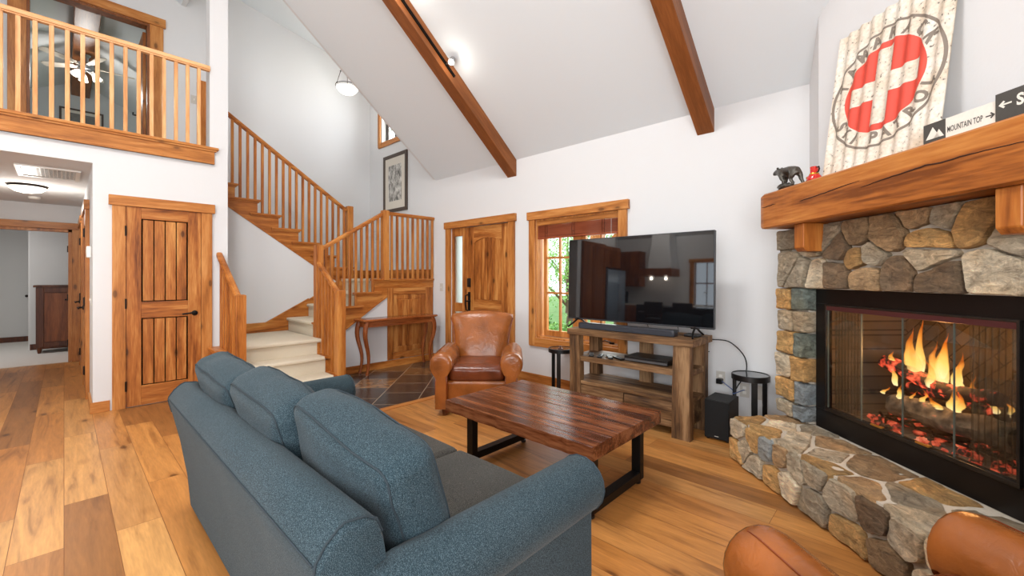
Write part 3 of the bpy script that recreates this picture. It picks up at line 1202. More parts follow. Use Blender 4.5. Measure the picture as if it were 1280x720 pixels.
# split into convex-friendly strips
b = B()
b.prism([(XS, 2.20, zs2(2.20)), (XS, R2[1], zs2(R2[1])), (XS, R2[1], H2[0] - .03), (XS, 2.20, H2[0] - .03)], (-.04, 0, 0))
b.prism([(XS, R2[1], zs2(R2[1])), (XS, R2[2], zs2(R2[2])), (XS, R2[2], H2[1] - .03), (XS, R2[1], H2[1] - .03)], (-.04, 0, 0))
b.prism([(XS, R2[2], zs2(R2[2])), (XS, R2[3], zs2(R2[3])), (XS, R2[3], H2[2] - .03), (XS, R2[2], H2[2] - .03)], (-.04, 0, 0))
b.prism([(XS, R2[3], zs2(R2[3])), (XS, 3.24, 1.02), (XS, 3.24, 1.262), (XS, R2[3], 1.262)], (-.04, 0, 0))
b.box(XS - .04, 3.24, 1.155, XS, YA - .006, 1.262)
b.prism([(XS + .008, 2.26, zs2(2.26)), (XS + .008, 3.235, zs2(3.235)), (XS + .008, 3.235, zs2(3.235) + .022), (XS + .008, 2.26, zs2(2.26) + .022)], (-.02, 0, 0))
sp(b, 'stringer', WST['y'])
def cap_y(yn, ylen, z, x, sg=1):
    b = B()
    b.box(x - .06, yn, z - .028, x + .032, yn + ylen, z, .006)
    b.box(x - .05, yn + sg * .02 if sg > 0 else yn, z - .045, x + .018, yn + ylen - .02, z - .028)
    return b
sp(cap_y(R2[0] - .03 + .36, .02, 0, XS), 'tread_end', WST['y']) if False else None
for k in (0, 1, 2):
    sp(cap_y(R2[k] - .035, .27 + .13, H2[k], XS), 'tread_end', WST['y'])
sp(cap_y(R2[3] - .035, YA - R2[3] + .025, H2[3], XS), 'landing_edge', WST['y'])
# wall of the under-stair closet
b = B()
b.prism([(XS - .02, 2.26, 0), (XS - .02, YA - .01, 0), (XS - .02, YA - .01, 1.16), (XS - .02, 3.24, 1.16), (XS - .02, 3.20, zs2(3.2) + .02), (XS - .02, 2.26, zs2(2.26) + .02)], (-.06, 0, 0))
struct('wall_stair_side', b, M_WALL)
# the little door under the landing
FU = Matrix(((0, -1, 0, XS - .018), (1, 0, 0, 0), (0, 0, 1, 0), (0, 0, 0, 1)))
d = thing('door_7', 'small knotty wood closet door under the stair landing behind the console table', None, (3.6, 0, 0), fr=FU, kind='structure')
b = B()
b.box(3.245, -.018, .10, 3.335, 0, 1.155, .003)
b.box(3.905, -.018, .10, YA - .01, 0, 1.155, .003)
b.obj('side_casing', WDR['z'], d, fr=FU)
b = B()
b.box(3.335, -.018, 1.06, 3.905, 0, 1.155, .003)
b.box(3.335, -.018, .10, 3.905, 0, .20, .003)
b.obj('head_casing', WDR['x'], d, fr=FU)
b = B()
b.box(3.335, -.002, .20, 3.905, .0, 1.06)
for q in ((3.345, .21, 3.895, .27), (3.345, .99, 3.895, 1.05), (3.345, .27, 3.405, .99), (3.835, .27, 3.895, .99)):
    b.box(q[0], -.010, q[1], q[2], 0, q[3], .004)
b.obj('panel_frame', WDR['z'], d, fr=FU)
b = B()
plank_panel(b, 3.42, 3.82, .285, .975, -.008, 5)
b.obj('plank_panel', WDR['z'], d, fr=FU)

# upper flight stringer on the plane of the lower wall
b = B()
for k in range(7):
    ya, yb = R3[k], R3[k + 1]
    b.prism([(XM, ya, zs3(ya)), (XM, yb, zs3(yb)), (XM, yb, H3[k] - .03), (XM, ya, H3[k] - .03)], (-.04, 0, 0))
b.prism([(XM, R3[7], zs3(R3[7])), (XM, 1.12, zs3(1.12)), (XM, 1.12, 2.74), (XM, R3[7], 2.74)], (-.04, 0, 0))
b.prism([(XM + .012, 3.17, zs3(3.17)), (XM + .012, 1.12, zs3(1.12)), (XM + .012, 1.12, zs3(1.12) + .03), (XM + .012, 3.17, zs3(3.17) + .03)], (-.03, 0, 0))
sp(b, 'stringer', WST['y'])
for k in range(7):
    b = B()
    yn = R3[k] + .035
    b.box(XM - .06, yn - .40, H3[k] - .028, XM + .032, yn, H3[k], .006)
    b.box(XM - .05, yn - .39, H3[k] - .045, XM + .018, yn - .02, H3[k] - .028)
    sp(b, 'tread_end', WST['y'])
# skirt boards
b = B()
b.prism([(XM, 1.27, .553), (XM, 2.02, .553), (XM, 2.50, .553), (XM, 2.50, .98), (XM, 1.93, .665), (XM, 1.27, .665)], (.022, 0, 0))
b.prism([(XM, 2.50, .7), (XM, 3.06, 1.1), (XM, 3.06, 1.33), (XM, 2.50, .98)], (.022, 0, 0))
b.prism([(XM - .004, 1.27, .665), (XM - .004, 1.93, .665), (XM - .004, 2.5, .98), (XM - .004, 2.5, 1.0), (XM - .004, 1.925, .685), (XM - .004, 1.27, .685)], (.034, 0, 0))
sp(b, 'skirt_board', WST['y'])
b = B()
b.box(-7.6, YA - .02, 1.29, -5.58, YA - .003, 1.44, .003)
b.box(-7.6, 3.0, 1.29, -7.58, YA - .02, 1.44, .003)
b.box(XM - .03, 3.03, .85, XM + .01, 3.17, 1.46, .003)
sp(b, 'skirt_board', WST['x'])
b = B()
b.prism([(-7.6, 3.17, 1.3), (-7.6, 1.15, 2.66), (-7.6, 1.15, 3.0), (-7.6, 3.17, 1.62)], (.02, 0, 0))
sp(b, 'skirt_board', WST['y'])
# side board of first flight, right side
b = B()
b.box(-5.56, 2.15, 0, -4.90, 2.19, .14)
b.box(-5.56, 2.15, .14, -5.10, 2.19, .325)
b.box(-5.56, 2.15, .325, -5.34, 2.19, .51)
sp(b, 'stringer', WST['x'])
for k, (xa, xb) in enumerate(((-4.84, -5.2), (-5.08, -5.45))):
    b = B()
    b.box(xb, 2.13, H1[k] - .03, xa, 2.24, H1[k] - .003, .005)
    sp(b, 'tread_end', WST['x'])
b = B()
b.box(-5.75, 1.18, 0, -4.92, 1.27, .14)
b.box(-5.75, 1.18, .14, -5.10, 1.27, .325)
b.box(-5.75, 1.18, .325, -5.34, 1.27, .51)
sp(b, 'stringer', WST['x'])
b = B()
b.box(-5.75, 1.10, .50, -5.36, 1.27, .53, .005)
b.box(-5.74, 1.12, .44, -5.38, 1.27, .50, .005)
sp(b, 'tread_end', WST['x'])

def newel(x, y, z0, z1, wd=.092, parent=st):
    b = B()
    b.box(x - wd / 2, y - wd / 2, z0, x + wd / 2, y + wd / 2, z1 - .02, .004)
    h = wd / 2
    b.prism([(x - h, y - h, z1 - .02), (x + h, y - h, z1 - .02), (x + h, y + h, z1 - .02), (x - h, y + h, z1 - .02)], (0, 0, .004))
    rows = []
    for (q, z) in ((h, z1 - .02), (h - .003, z1 - .006), (h - .018, z1), (.003, z1 + .001)):
        rows.append([(x - q, y - q, z), (x + q, y - q, z), (x + q, y + q, z), (x - q, y + q, z)])
    b.grid(rows, closed_u=True, cap=True)
    b.obj('newel_post', WST['z'], parent)

def rail(p0, p1, parent=st, wd=.062, ht=.052, m=None):
    """handrail with moulded profile, p are top centre points"""
    p0, p1 = V(p0), V(p1)
    d = (p1 - p0).normalized()
    side = d.cross(V((0, 0, 1))).normalized()
    up = side.cross(d)
    prof = [(-.5, -.75), (-.36, -.8), (-.36, -1), (.36, -1), (.36, -.8), (.5, -.75), (.5, -.35), (.42, -.12), (.22, 0), (-.22, 0), (-.42, -.12), (-.5, -.35)]
    rows = [[p + side * (a * wd) + up * (c * ht) for a, c in prof] for p in (p0, p1)]
    b = B()
    b.grid(rows, closed_u=True, cap=True)
    ax = 'x' if abs(d.x) > abs(d.y) else 'y'
    b.obj('handrail', (m or WST)[ax], parent)

def balusters(pts, parent=st, wd=.031, m=None):
    """pts: (x, y, zbottom, ztop)"""
    for (x, y, z0, z1) in pts:
        b = B()
        b.box(x - wd / 2, y - wd / 2, z0, x + wd / 2, y + wd / 2, z1, .002, seg=1)
        b.obj('baluster', (m or WST)['z'], parent)

# first flight, left rail
newel(-4.93, 1.22, 0, 1.14)
p0, p1 = (-4.97, 1.22, 1.125), (-5.75, 1.22, 1.60)
rail(p0, p1)
lerp = lambda a, b_, q: a + (b_ - a) * q
balusters([(x, 1.22, z, lerp(1.125, 1.60, (x + 4.97) / (-.78)) - .04) for x, z in ((-5.06, .14), (-5.16, .32), (-5.26, .32), (-5.36, .5), (-5.46, .53), (-5.56, .53), (-5.66, .53))])
# first flight, right rail
newel(-4.86, 2.22, 0, 1.165)
newel(-5.50, 2.23, .10, 1.73)
rail((-4.90, 2.22, 1.145), (-5.46, 2.22, 1.52))
balusters([(x, 2.205, z, 1.145 + .375 * (-4.90 - x) / .56 - .04) for x, z in ((-4.95, .15), (-5.04, .18), (-5.13, .18), (-5.22, .34), (-5.31, .34), (-5.40, .34))])
# second flight
newel(-5.56, 3.20, 1.27, 2.285)
rail((-5.56, 2.27, 1.70), (-5.56, 3.16, 2.26))
bl_ = []
for k in range(10):
    y = 2.34 + k * .083
    z = H2[0] if y < R2[1] else H2[1] if y < R2[2] else H2[2] if y < R2[3] else H2[3]
    bl_.append((-5.56, y, z - .01, 1.70 + .56 * (y - 2.27) / .89 - .05))
balusters(bl_)
rail((-5.56, 3.24, 2.27), (-5.56, YA - .005, 2.27))
balusters([(-5.56, 3.31 + .09 * k, 1.285, 2.23) for k in range(9)])
# upper flight
newel(XM, 3.14, 1.27, 2.45)
sl3 = .678
zr = lambda y: 2.40 + sl3 * (3.10 - y)
rail((XM, 3.10, 2.40), (XM, 1.24, zr(1.24)))
bb = []
for k in range(7):
    for j in range(3):
        y = R3[k] - .03 - .0893 * j
        if y < 3.08:
            bb.append((XM, y, H3[k] - .005, zr(y) - .045))
balusters(bb)
newel(XM, 1.20, 2.70, 3.80)

# ---------------------------------------------------------- loft railing
lr = thing('loft_railing', 'light wood loft railing above the hall opening and closet door', 'railing', (-5.75, .1, 2.587))
b = B()
b.box(-5.76, -1.1, 2.587, -5.725, 1.168, 2.745, .003)
b.box(-5.765, -1.1, 2.587, -5.717, 1.168, 2.607, .003)
b.obj('fascia', WT['y'], lr)
b = B()
b.box(-5.80, -1.1, 2.745, -5.70, 1.205, 2.775, .006)
b.box(-5.78, -1.1, 2.728, -5.712, 1.185, 2.745)
b.obj('sill_cap', WT['y'], lr)
rail((-5.75, -1.1, 3.69), (-5.75, 1.127, 3.69), lr, wd=.062, ht=.06, m=WBAL)
balusters([(-5.75, -.983 + .1005 * k, 2.775, 3.635) for k in range(21)], lr, .032, WBAL)
# ============================================================ sofa
def loop_xz(cx, cz, hx, hz, r, y, n=5):
    pts = []
    for (sx, sz, a0) in ((1, 1, 0), (-1, 1, 90), (-1, -1, 180), (1, -1, 270)):
        for i in range(n + 1):
            a = math.radians(a0 + 90 * i / n)
            pts.append(V((cx + sx * (hx - r) + r * math.cos(a), y, cz + sz * (hz - r) + r * math.sin(a))))
    return pts

so = thing('sofa', 'blue grey tweed three seat sofa with rolled arms, seen from behind', 'sofa', (-1.98, .9, 0))
# back with rounded top, leaning outward
prof = [(.49, .035), (.475, .20), (.44, .42), (.405, .58), (.390, .645), (.393, .665), (.415, .698), (.445, .724), (.462, .732), (.515, .726), (.545, .708), (.56, .67), (.575, .58), (.60, .40), (.60, .035)]
b = B()
x0, x1 = -2.96, -.975
rows = []
for (x, s) in ((x0, .94), (x0 + .006, .975), (x0 + .022, 1), (x0 + .5, 1), (x1 - .5, 1), (x1 - .022, 1), (x1 - .006, .975), (x1, .94)):
    rows.append([(x, .50 + (y - .50) * s, .38 + (z - .38) * s if z > .1 else z) for y, z in prof])
b.grid(rows, closed_u=True, cap=True)
b.obj('backrest', M_FAB, so, smooth=True)
b = B()
b.tube([(x0 + .02, .389, .656), (x1 - .02, .389, .656)], .0028, 6)
for xx in (x0 + .012, x1 - .012):
    b.tube([(xx, y, z) for y, z in prof[3:12]], .003, 6)
b.obj('backrest_piping', M_FABP, so, smooth=True)
# arms
def arm(xc, sg):
    """sg +1: roll hangs outward to +x"""
    r = .105
    zc_ = .505
    P = []
    # closed profile in x,z, going round
    P.append((xc - sg * .075, .035))
    P.append((xc - sg * .075, .40))
    for i in range(13):
        a = math.radians(205 - 250 * i / 12)
        P.append((xc + sg * r * math.cos(a), zc_ + r * math.sin(a)))
    P.append((xc + sg * .045, .41))
    P.append((xc + sg * .040, .38))
    P.append((xc + sg * .040, .035))
    ys = [(.50, .55), (.53, .9), (.60, 1), (.9, 1), (1.2, 1), (1.405, 1), (1.42, .985), (1.425, .95)]
    b = B()
    rows = []
    for y, s in ys:
        rows.append([(xc + (x - xc) * (s if z > .36 else 1), y, (zc_ + (z - zc_) * s) if z > .36 else z) for x, z in P])
    b.grid(rows, closed_u=True, cap=True)
    a = b.obj('armrest', M_FAB, so, smooth=True)
    b = B()
    b.tube([(x, 1.41, z) for x, z in P[1:16]], .0034, 6)
    b.obj('armrest_piping', M_FABP, a, smooth=True)
arm(-.955, 1)
arm(-2.975, -1)
b = B()
b.box(-2.92, .58, .035, -1.0, 1.35, .30, .01)
b.obj('seat_base', M_FABS, so, smooth=True)
for i in range(3):
    cx = -1.03 - .31 - i * .625
    b = B()
    b.rbox((cx, .985, .385), (.31, .385, .078), .035, puff=(0, 0, .018))
    s = b.obj('seat_cushion', M_FABS, so, smooth='all')
    b = B()
    for z in (.44, .33):
        b.tube([(cx - .30, .62, z), (cx - .30, 1.355, z), (cx - .285, 1.368, z), (cx + .285, 1.368, z), (cx + .30, 1.355, z), (cx + .30, .62, z)], .0035, 6)
    b.obj('seat_piping', M_FABP, s, smooth=True)
for i, (cx, tl, dz, rz, cy_) in enumerate(((-1.325, 15, 0, 1.5, .70), (-1.955, 19, -.004, -1, .655), (-2.575, 20, -.010, 1, .64))):
    M = Matrix.Translation((cx, cy_, .675 + dz)) @ Matrix.Rotation(math.radians(rz), 4, 'Z') @ Matrix.Rotation(math.radians(tl), 4, 'X')
    h = (.312, .090, .225)
    def wob(q, k=i):
        n1 = noise.noise(V((q[0] * 4 + k * 5, q[1] * 4, q[2] * 4)))
        n2 = noise.noise(V((q[0] * 11 + k * 3, q[1] * 9, q[2] * 11)))
        e = max(0, (q[0] / .312 + 1) / 2) ** 1.15 * (1.0, .45, .35)[k]
        up_ = q[2] / .225
        dz_ = -.085 * e * up_ if up_ > 0 else -.05 * e ** 2 * up_
        return V((q[0] * (1 + .02 * n1) , q[1] + .012 * n1 + .004 * n2, q[2] + dz_ + .012 * n1 * (1 if q[2] > 0 else .3) + .003 * n2))
    b = B()
    b.rbox((0, 0, 0), h, .055, puff=(.015, .035, .022), n=26, M=M, shape=wob)
    c = b.obj('back_cushion', M_FAB, so, smooth='all')
    b = B()
    for y in (-.0755, .0755):
        pts = []
        for p in loop_xz(0, 0, h[0] - .0155, h[2] - .0155, .04, y, 4):
            pts.append(p)
        # densify and follow the puffed surface
        dn = []
        for a_, c_ in zip(pts, pts[1:] + pts[:1]):
            for q in range(4):
                dn.append(a_.lerp(c_, q / 4))
        out = []
        for p in dn:
            fx, fz = p.x / h[0], p.z / h[2]
            q = V((p.x + .015 * fx * .41 * max(0, 1 - fz * fz) ** .8,
                   p.y + (1 if y > 0 else -1) * .035 * .9 * max(0, 1 - fx * fx) ** .8 * max(0, 1 - fz * fz) ** .8,
                   p.z + .022 * fz * .41 * max(0, 1 - fx * fx) ** .8))
            out.append(wob(q))
        b.tube(out, .0032, 6, closed=True, M=M)
    b.obj('back_cushion_piping', M_FABP, c, smooth=True)
for x in (-2.9, -1.05):
    for y in (.53, 1.36):
        b = B()
        b.lathe([(.02, 0), (.028, .04)], (x, y, 0), 12)
        b.obj('foot', M_BLACK, so)

# ============================================================ club chairs
def club_chair(label, pos, rz, group=None):
    """local: front towards -y, sitting at origin"""
    t = thing('armchair', label, 'armchair', (pos[0], pos[1], 0), rz=rz)
    L = I4
    fr = WM[t.name]
    # arms: bulbous roll on a panel, fully rounded front
    for sg in (-1, 1):
        xc = sg * .335
        r = .112
        P = [(-.060, .07), (-.060, .42)]
        for i in range(15):
            a = math.radians(215 - 250 * i / 14)
            P.append((r * math.cos(a), .490 + r * 1.02 * math.sin(a)))
        P += [(.052, .38), (.052, .07)]
        rows = []
        for (y, s) in ((-.385, .25), (-.383, .55), (-.375, .80), (-.36, .91), (-.335, .975), (-.30, 1), (-.1, 1), (.12, .99), (.30, .95), (.36, .8)):
            lift = max(0, 1 - s)
            rows.append([(xc + sg * x * (.55 + .45 * s if z > .36 else .75 + .25 * min(1, s * 1.3)), y, .07 + (z - .07) * (1 - .16 * lift)) if True else None for x, z in P])
        b = B()
        b.grid(rows, closed_u=True, cap=True)
        a = b.obj('armrest', M_LEA, t, fr=fr, smooth=True)
        b = B()
        # seam running over the top along the roll
        b.tube([(xc + sg * .045, y, .490 + r * .945 * k) for y, k in ((-.365, .80), (-.34, .95), (-.30, 1.0), (-.1, 1.01), (.15, .99), (.30, .93))], .0022, 6)
        b.obj('seam', M_LEAD, a, fr=fr, smooth=True)
        b = B()
        q = []
        for i in range(17):
            an = math.radians(222 - 264 * i / 16)
            q.append((xc + sg * .094 * math.cos(an), -.353, .482 + .099 * math.sin(an)))
        q = [(xc - sg * .057, -.368, .12), (xc - sg * .057, -.372, .38)] + q + [(xc + sg * .05, -.372, .37), (xc + sg * .05, -.368, .12)]
        b.tube(q, .0045, 6)
        b.obj('welt', M_LEAD, a, fr=fr, smooth=True)
        for k in range(0):
            pass
    # base
    b = B()
    b.rbox((0, .01, .19), (.29, .33, .13), .03, n=12)
    b.obj('seat_base', M_LEA, t, fr=fr, smooth='all')
    b = B()
    def crease(q):
        n = noise.noise(V((q[0] * 9, q[1] * 9, q[2] * 14)))
        return V((q[0], q[1] - .006 * n, q[2] + .008 * n))
    b.rbox((0, -.03, .385), (.268, .285, .075), .045, puff=(0, .012, .028), n=24, shape=crease)
    s = b.obj('seat_cushion', M_LEAS, t, fr=fr, smooth='all')
    b = B()
    b.tube([(-.262, -.15, .43), (-.262, -.28, .43), (-.24, -.310, .432), (0, -.322, .435), (.24, -.310, .432), (.262, -.28, .43), (.262, -.15, .43)], .004, 6)
    b.obj('welt', M_LEAD, s, fr=fr, smooth=True)
    # back: waisted outline, wide scooped top
    rows = []
    N = 22
    def outline(v):
        """half width at height fraction v"""
        return .300 + .045 * v ** 1.6 - .022 * math.sin(v * PI)
    zs = [.30 + .565 * k / 16 for k in range(17)]
    front, backp = [], []
    for z in zs:
        v = (z - .30) / .565
        wv = outline(v)
        lean = .20 + .155 * v
        fr_, bk_ = [], []
        for i in range(N + 1):
            u = -1 + 2 * i / N
            top = .045 * (1 - u * u) * max(0, v - .6) / .4
            x = u * wv
            edge = (1 - abs(u) ** 4)
            fr_.append((x, lean - .045 * edge - .035 * math.sin(PI * v) * edge, z + top))
            bk_.append((x, lean + .07 + .03 * edge, z + top))
        front.append(fr_)
        backp.append(bk_)
    rows = [f + bk[::-1] for f, bk in zip(front, backp)]
    # rounded crest
    v = 1
    for (dz, inset) in ((.022, .03), (.034, .062)):
        a = []
        for (x, y, z) in rows[16]:
            ym = .395
            a.append((x * (1 - inset * .25), y + (ym - y) * inset * 9, z + dz))
        rows.append(a)
    b = B()
    b.grid(rows, closed_u=True, cap=True)
    bk = b.obj('backrest', M_LEA, t, fr=fr, smooth='all')
    b = B()
    for sg in (-1, 1):
        b.tube([(sg * outline((z - .3) / .565) * 1.0, .20 + .155 * (z - .3) / .565 + .0, z) for z in zs[2:]], .005, 6)
    b.obj('welt', M_LEAD, bk, fr=fr, smooth=True)
    for x in (-.30, .30):
        for y in (-.32, .32):
            b = B()
            b.lathe([(.022, 0), (.030, .04), (.034, .075)], (x, y, 0), 14)
            b.obj('foot', M_BLACK if False else WDK, t, fr=fr, smooth=True)
    return t
rzc = math.atan2(-.67, .742) + PI / 2
club_chair('cognac leather club chair in front of the front door, facing the camera', (-3.245, 2.945), math.atan2(-.735, .68) + PI / 2)
# near chair beside the hearth, facing the sofa
f = V((-.76, .65)).normalized()
front_mid = V((-.115, 1.655))
pos = front_mid - f * .37
club_chair('cognac leather club chair cut off by the bottom edge, beside the stone hearth', (pos.x, pos.y), math.atan2(f.y, f.x) + PI / 2)

# ============================================================ coffee table
ct = thing('coffee_table', 'rustic dark red brown plank coffee table on black metal frame legs', 'coffee table', (-1.785, 2.24, 0))
b = B()
X0, X1, Y0, Y1 = -2.39, -1.18, 1.845, 2.655
ny = 9
for k in range(ny):
    ya, yb = Y0 + (Y1 - Y0) * k / ny, Y0 + (Y1 - Y0) * (k + 1) / ny
    t = bmesh.new()
    nx = 30
    rws = []
    for i in range(nx + 1):
        x = X0 + (X1 - X0) * i / nx
        wv = lambda s: .0025 * noise.noise(V((x * 9, s * 7, k))) + (.003 * noise.noise(V((x * 17, 3.3, s))))
        e0 = wv(1) * (2.2 if k == 0 else .4)
        e1 = wv(2) * (2.2 if k == ny - 1 else .4)
        zt = .452 + .0016 * noise.noise(V((x * 5, k * 3.1, 0)))
        rws.append([(x, ya + .0012 + e0, .377), (x, ya + .0012 + e0, zt - .003), (x, ya + .004 + e0, zt), (x, yb - .004 + e1, zt), (x, yb - .0012 + e1, zt - .003), (x, yb - .0012 + e1, .377)])
    b.grid(rws, closed_u=True, cap=True)
b.obj('tabletop', WTAB, ct, smooth=False)
for xx in (-2.255, -1.275):
    b = B()
    wq = .03
    b.box(xx - wq, 1.955, .035, xx + wq, 2.005, .377, .003)
    b.obj('leg', M_BLKM, ct)
    b = B()
    b.box(xx - wq, 2.495, .035, xx + wq, 2.545, .377, .003)
    b.obj('leg', M_BLKM, ct)
    b = B()
    b.box(xx - wq, 2.005, .035, xx + wq, 2.495, .085, .003)
    b.obj('foot_bar', M_BLKM, ct)
    for yy in (1.98, 2.52):
        b = B()
        b.lathe([(.014, 0), (.02, .006), (.02, .02), (.010, .022), (.010, .036)], (xx, yy, 0), 12)
        b.obj('levelling_foot', M_BLACK, ct)

# ============================================================ media console
ms = thing('media_console', 'rustic brown wood media console with open shelves and two drawers under the television', 'media console', (-1.86, 3.63, 0))
SX0, SX1, SY0, SY1 = -2.475, -1.255, 3.41, 3.86
b = B()
b.box(SX0, SY0, .757, SX1, SY1, .815, .005)
b.obj('top', WRUS['x'], ms)
def bowed_post(x0, x1, y0, y1, dx=0, dy=0):
    rows = []
    for k in range(9):
        v = k / 8
        z = .757 * v
        o = 4 * v * (1 - v)
        c = (1 - v) * .014
        rows.append([(x0 + dx * o - c * (dx < 0), y0 + dy * o, z), (x1 + dx * o + c * (dx > 0), y0 + dy * o, z), (x1 + dx * o + c * (dx > 0), y1 + dy * o, z), (x0 + dx * o - c * (dx < 0), y1 + dy * o, z)])
    b = B()
    b.grid(rows, closed_u=True, cap=True)
    b.obj('post', WRUS['z'], ms)
bowed_post(-2.455, -2.345, 3.425, 3.50, .004)
bowed_post(-1.42, -1.285, 3.425, 3.50, -.004)
bowed_post(-2.455, -2.345, 3.775, 3.85, .004)
bowed_post(-1.40, -1.285, 3.775, 3.85, -.004)
bowed_post(-1.905, -1.785, 3.80, 3.85)
b = B()
b.box(-2.44, 3.44, .505, -1.30, 3.84, .555, .004)
b.obj('shelf', WRUS['x'], ms)
b = B()
b.box(-2.44, 3.44, .285, -1.30, 3.84, .318, .004)
b.obj('shelf', WRUS['x'], ms)
b = B()
b.box(-2.42, 3.50, .09, -1.32, 3.84, .285)
b.box(-2.35, 3.46, .07, -1.41, 3.50, .125, .003)
b.obj('drawer_case', WRUS['x'], ms)
for xa, xb in ((-2.35, -1.885), (-1.875, -1.41)):
    b = B()
    rws = []
    for k in range(9):
        v = k / 8
        z = .13 + .15 * v
        o = .012 * math.sin(PI * v)
        rws.append([(xa, 3.455 - o, z), (xb, 3.455 - o, z), (xb, 3.50, z), (xa, 3.50, z)])
    b.grid(rws, closed_u=True, cap=True)
    b.obj('drawer', WRUS['x'], ms)

# ============================================================ television
tvm, nt, p = new_mat('screen')
p.inputs['Base Color'].default_value = (.004, .004, .005, 1)
p.inputs['Roughness'].default_value = .03
p.inputs['IOR'].default_value = 1.75
TY = 3.60
tilt = Matrix.Translation((0, TY, .90)) @ Matrix.Rotation(math.radians(1.3), 4, 'X').inverted() @ Matrix.Translation((0, -TY, -.90))
tv = thing('television', 'large flat screen television with a dark glossy screen reflecting the kitchen', 'television', (-1.875, TY + .04, .815))
b = B()
b.box(-2.592, TY, .893, -1.158, TY + .035, 1.70, .003)
b.box(-2.35, TY + .035, .93, -1.40, TY + .07, 1.35, .012)
b.obj('housing', M_BLACK, tv, fr=tilt)
b = B()
b.box(-2.586, TY - .002, .905, -1.164, TY, 1.695)
b.obj('screen', tvm, tv, fr=tilt)
b = B()
b.box(-2.592, TY - .004, .891, -1.158, TY, .904, .001)
for q in ((-2.593, .893, -2.588, 1.70), (-1.162, .893, -1.157, 1.70), (-2.592, 1.697, -1.158, 1.701)):
    b.box(q[0], TY - .003, q[1], q[2], TY + .002, q[3])
b.obj('bezel', mat('bezel_grey', rgb(70, 72, 76), .35, .7), tv, fr=tilt)
for xx, s in ((-2.47, 1), (-1.31, -1)):
    b = B()
    b.tube([(xx, 3.61, .905), (xx - s * .01, 3.53, .86), (xx - s * .03, 3.465, .824)], [.010, .009, .008], 8)
    b.tube([(xx, 3.62, .905), (xx + s * .0, 3.70, .86), (xx - s * .01, 3.765, .824)], [.010, .009, .008], 8)
    b.box(xx - .03, 3.58, .885, xx + .03, 3.66, .90, .004)
    b.obj('stand_foot', M_BLKM, tv, smooth=True)
sb = thing('soundbar', 'long dark grey soundbar lying on the media console below the television', 'soundbar', (-1.93, 3.52, .815))
b = B()
b.box(-2.385, 3.475, .817, -1.435, 3.565, .872, .006)
b.obj('housing', mat('soundbar_plastic', rgb(36, 38, 46), .4), sb, smooth=True)
b = B()
b.box(-2.365, 3.472, .822, -1.455, 3.4755, .866)
b.obj('grille', mat('grille_cloth', rgb(44, 46, 54), .8, bump=.4, nscale=400), sb)
b = B()
b.rbox((-1.345, 3.64, .828), (.055, .055, .012), .008, n=10)
b.obj('set_top_box', M_BLACK, label='small black streaming box beside the right foot of the television', cat='media box', smooth='all')
# disc player, remotes, router
dp = thing('disc_player', 'slim black disc player on the middle shelf of the media console', 'disc player', (-1.66, 3.60, .555))
b = B()
b.box(-1.90, 3.50, .561, -1.50, 3.74, .605, .003)
b.obj('housing', M_BLACK, dp)
b = B()
b.box(-1.895, 3.496, .566, -1.505, 3.50, .584, .001)
b.obj('front_strip', mat('player_trim', rgb(110, 110, 112), .3, .6), dp)
for x in (-1.87, -1.53):
    b = B()
    b.lathe([(.012, 0), (.012, .006)], (x, 3.55, .555), 10)
    b.obj('foot', M_BLACK, dp)
labs = ['slim black remote control at the left end of the middle shelf', 'black remote control second from the left on the middle shelf', 'black remote control third from the left on the middle shelf', 'black remote control lying nearest the disc player']
for k, (x, a) in enumerate(((-2.27, 32), (-2.17, 25), (-2.07, 40), (-1.975, 58))):
    fr = Matrix.Translation((x, 3.53, .555)) @ Matrix.Rotation(math.radians(a), 4, 'Z')
    t = thing('remote_control', labs[k], 'remote control', (0, 0, 0), fr=fr, group='remote controls on the media console')
    b = B()
    b.rbox((0, 0, .010), (.022, .075, .009), .006, n=10)
    b.obj('body', M_BLACK, t, fr=fr, smooth='all')
    b = B()
    for i in range(6):
        for j in range(3):
            b.box(-.013 + j * .011, -.055 + i * .019, .018, -.007 + j * .011, -.045 + i * .019, .0205)
    b.obj('buttons', mat('remote_buttons', rgb(90, 92, 94), .6), t, fr=fr)
b = B()
b.lathe([(.001, 0), (.055, 0), (.062, .006), (.060, .014), (.04, .02), (.001, .021)], (-1.40, 3.60, .556), 28)
b.obj('router', M_WHITE, label='flat white round puck on the right end of the middle shelf', cat='router', smooth=True)

# subwoofer
sw = thing('subwoofer', 'black box subwoofer standing on the floor between console and hearth', 'subwoofer', (-1.14, 3.735, 0))
b = B()
b.box(-1.235, 3.61, .012, -1.048, 3.86, .325, .003)
b.obj('cabinet', mat('black_ash', rgb(22, 21, 21), .55, noise_amt=.2, nscale=30), sw)
b = B()
b.box(-1.232, 3.598, .02, -1.051, 3.610, .318, .003)
b.obj('grille', mat('black_cloth', rgb(12, 12, 13), .9), sw)
b = B()
b.box(-1.155, 3.596, .035, -1.125, 3.598, .040)
b.obj('badge', M_PLATE, sw)
for x in (-1.215, -1.068):
    for y in (3.63, 3.84):
        b = B()
        b.lathe([(.012, 0), (.014, .012)], (x, y, 0), 10)
        b.obj('foot', M_BLACK, sw)

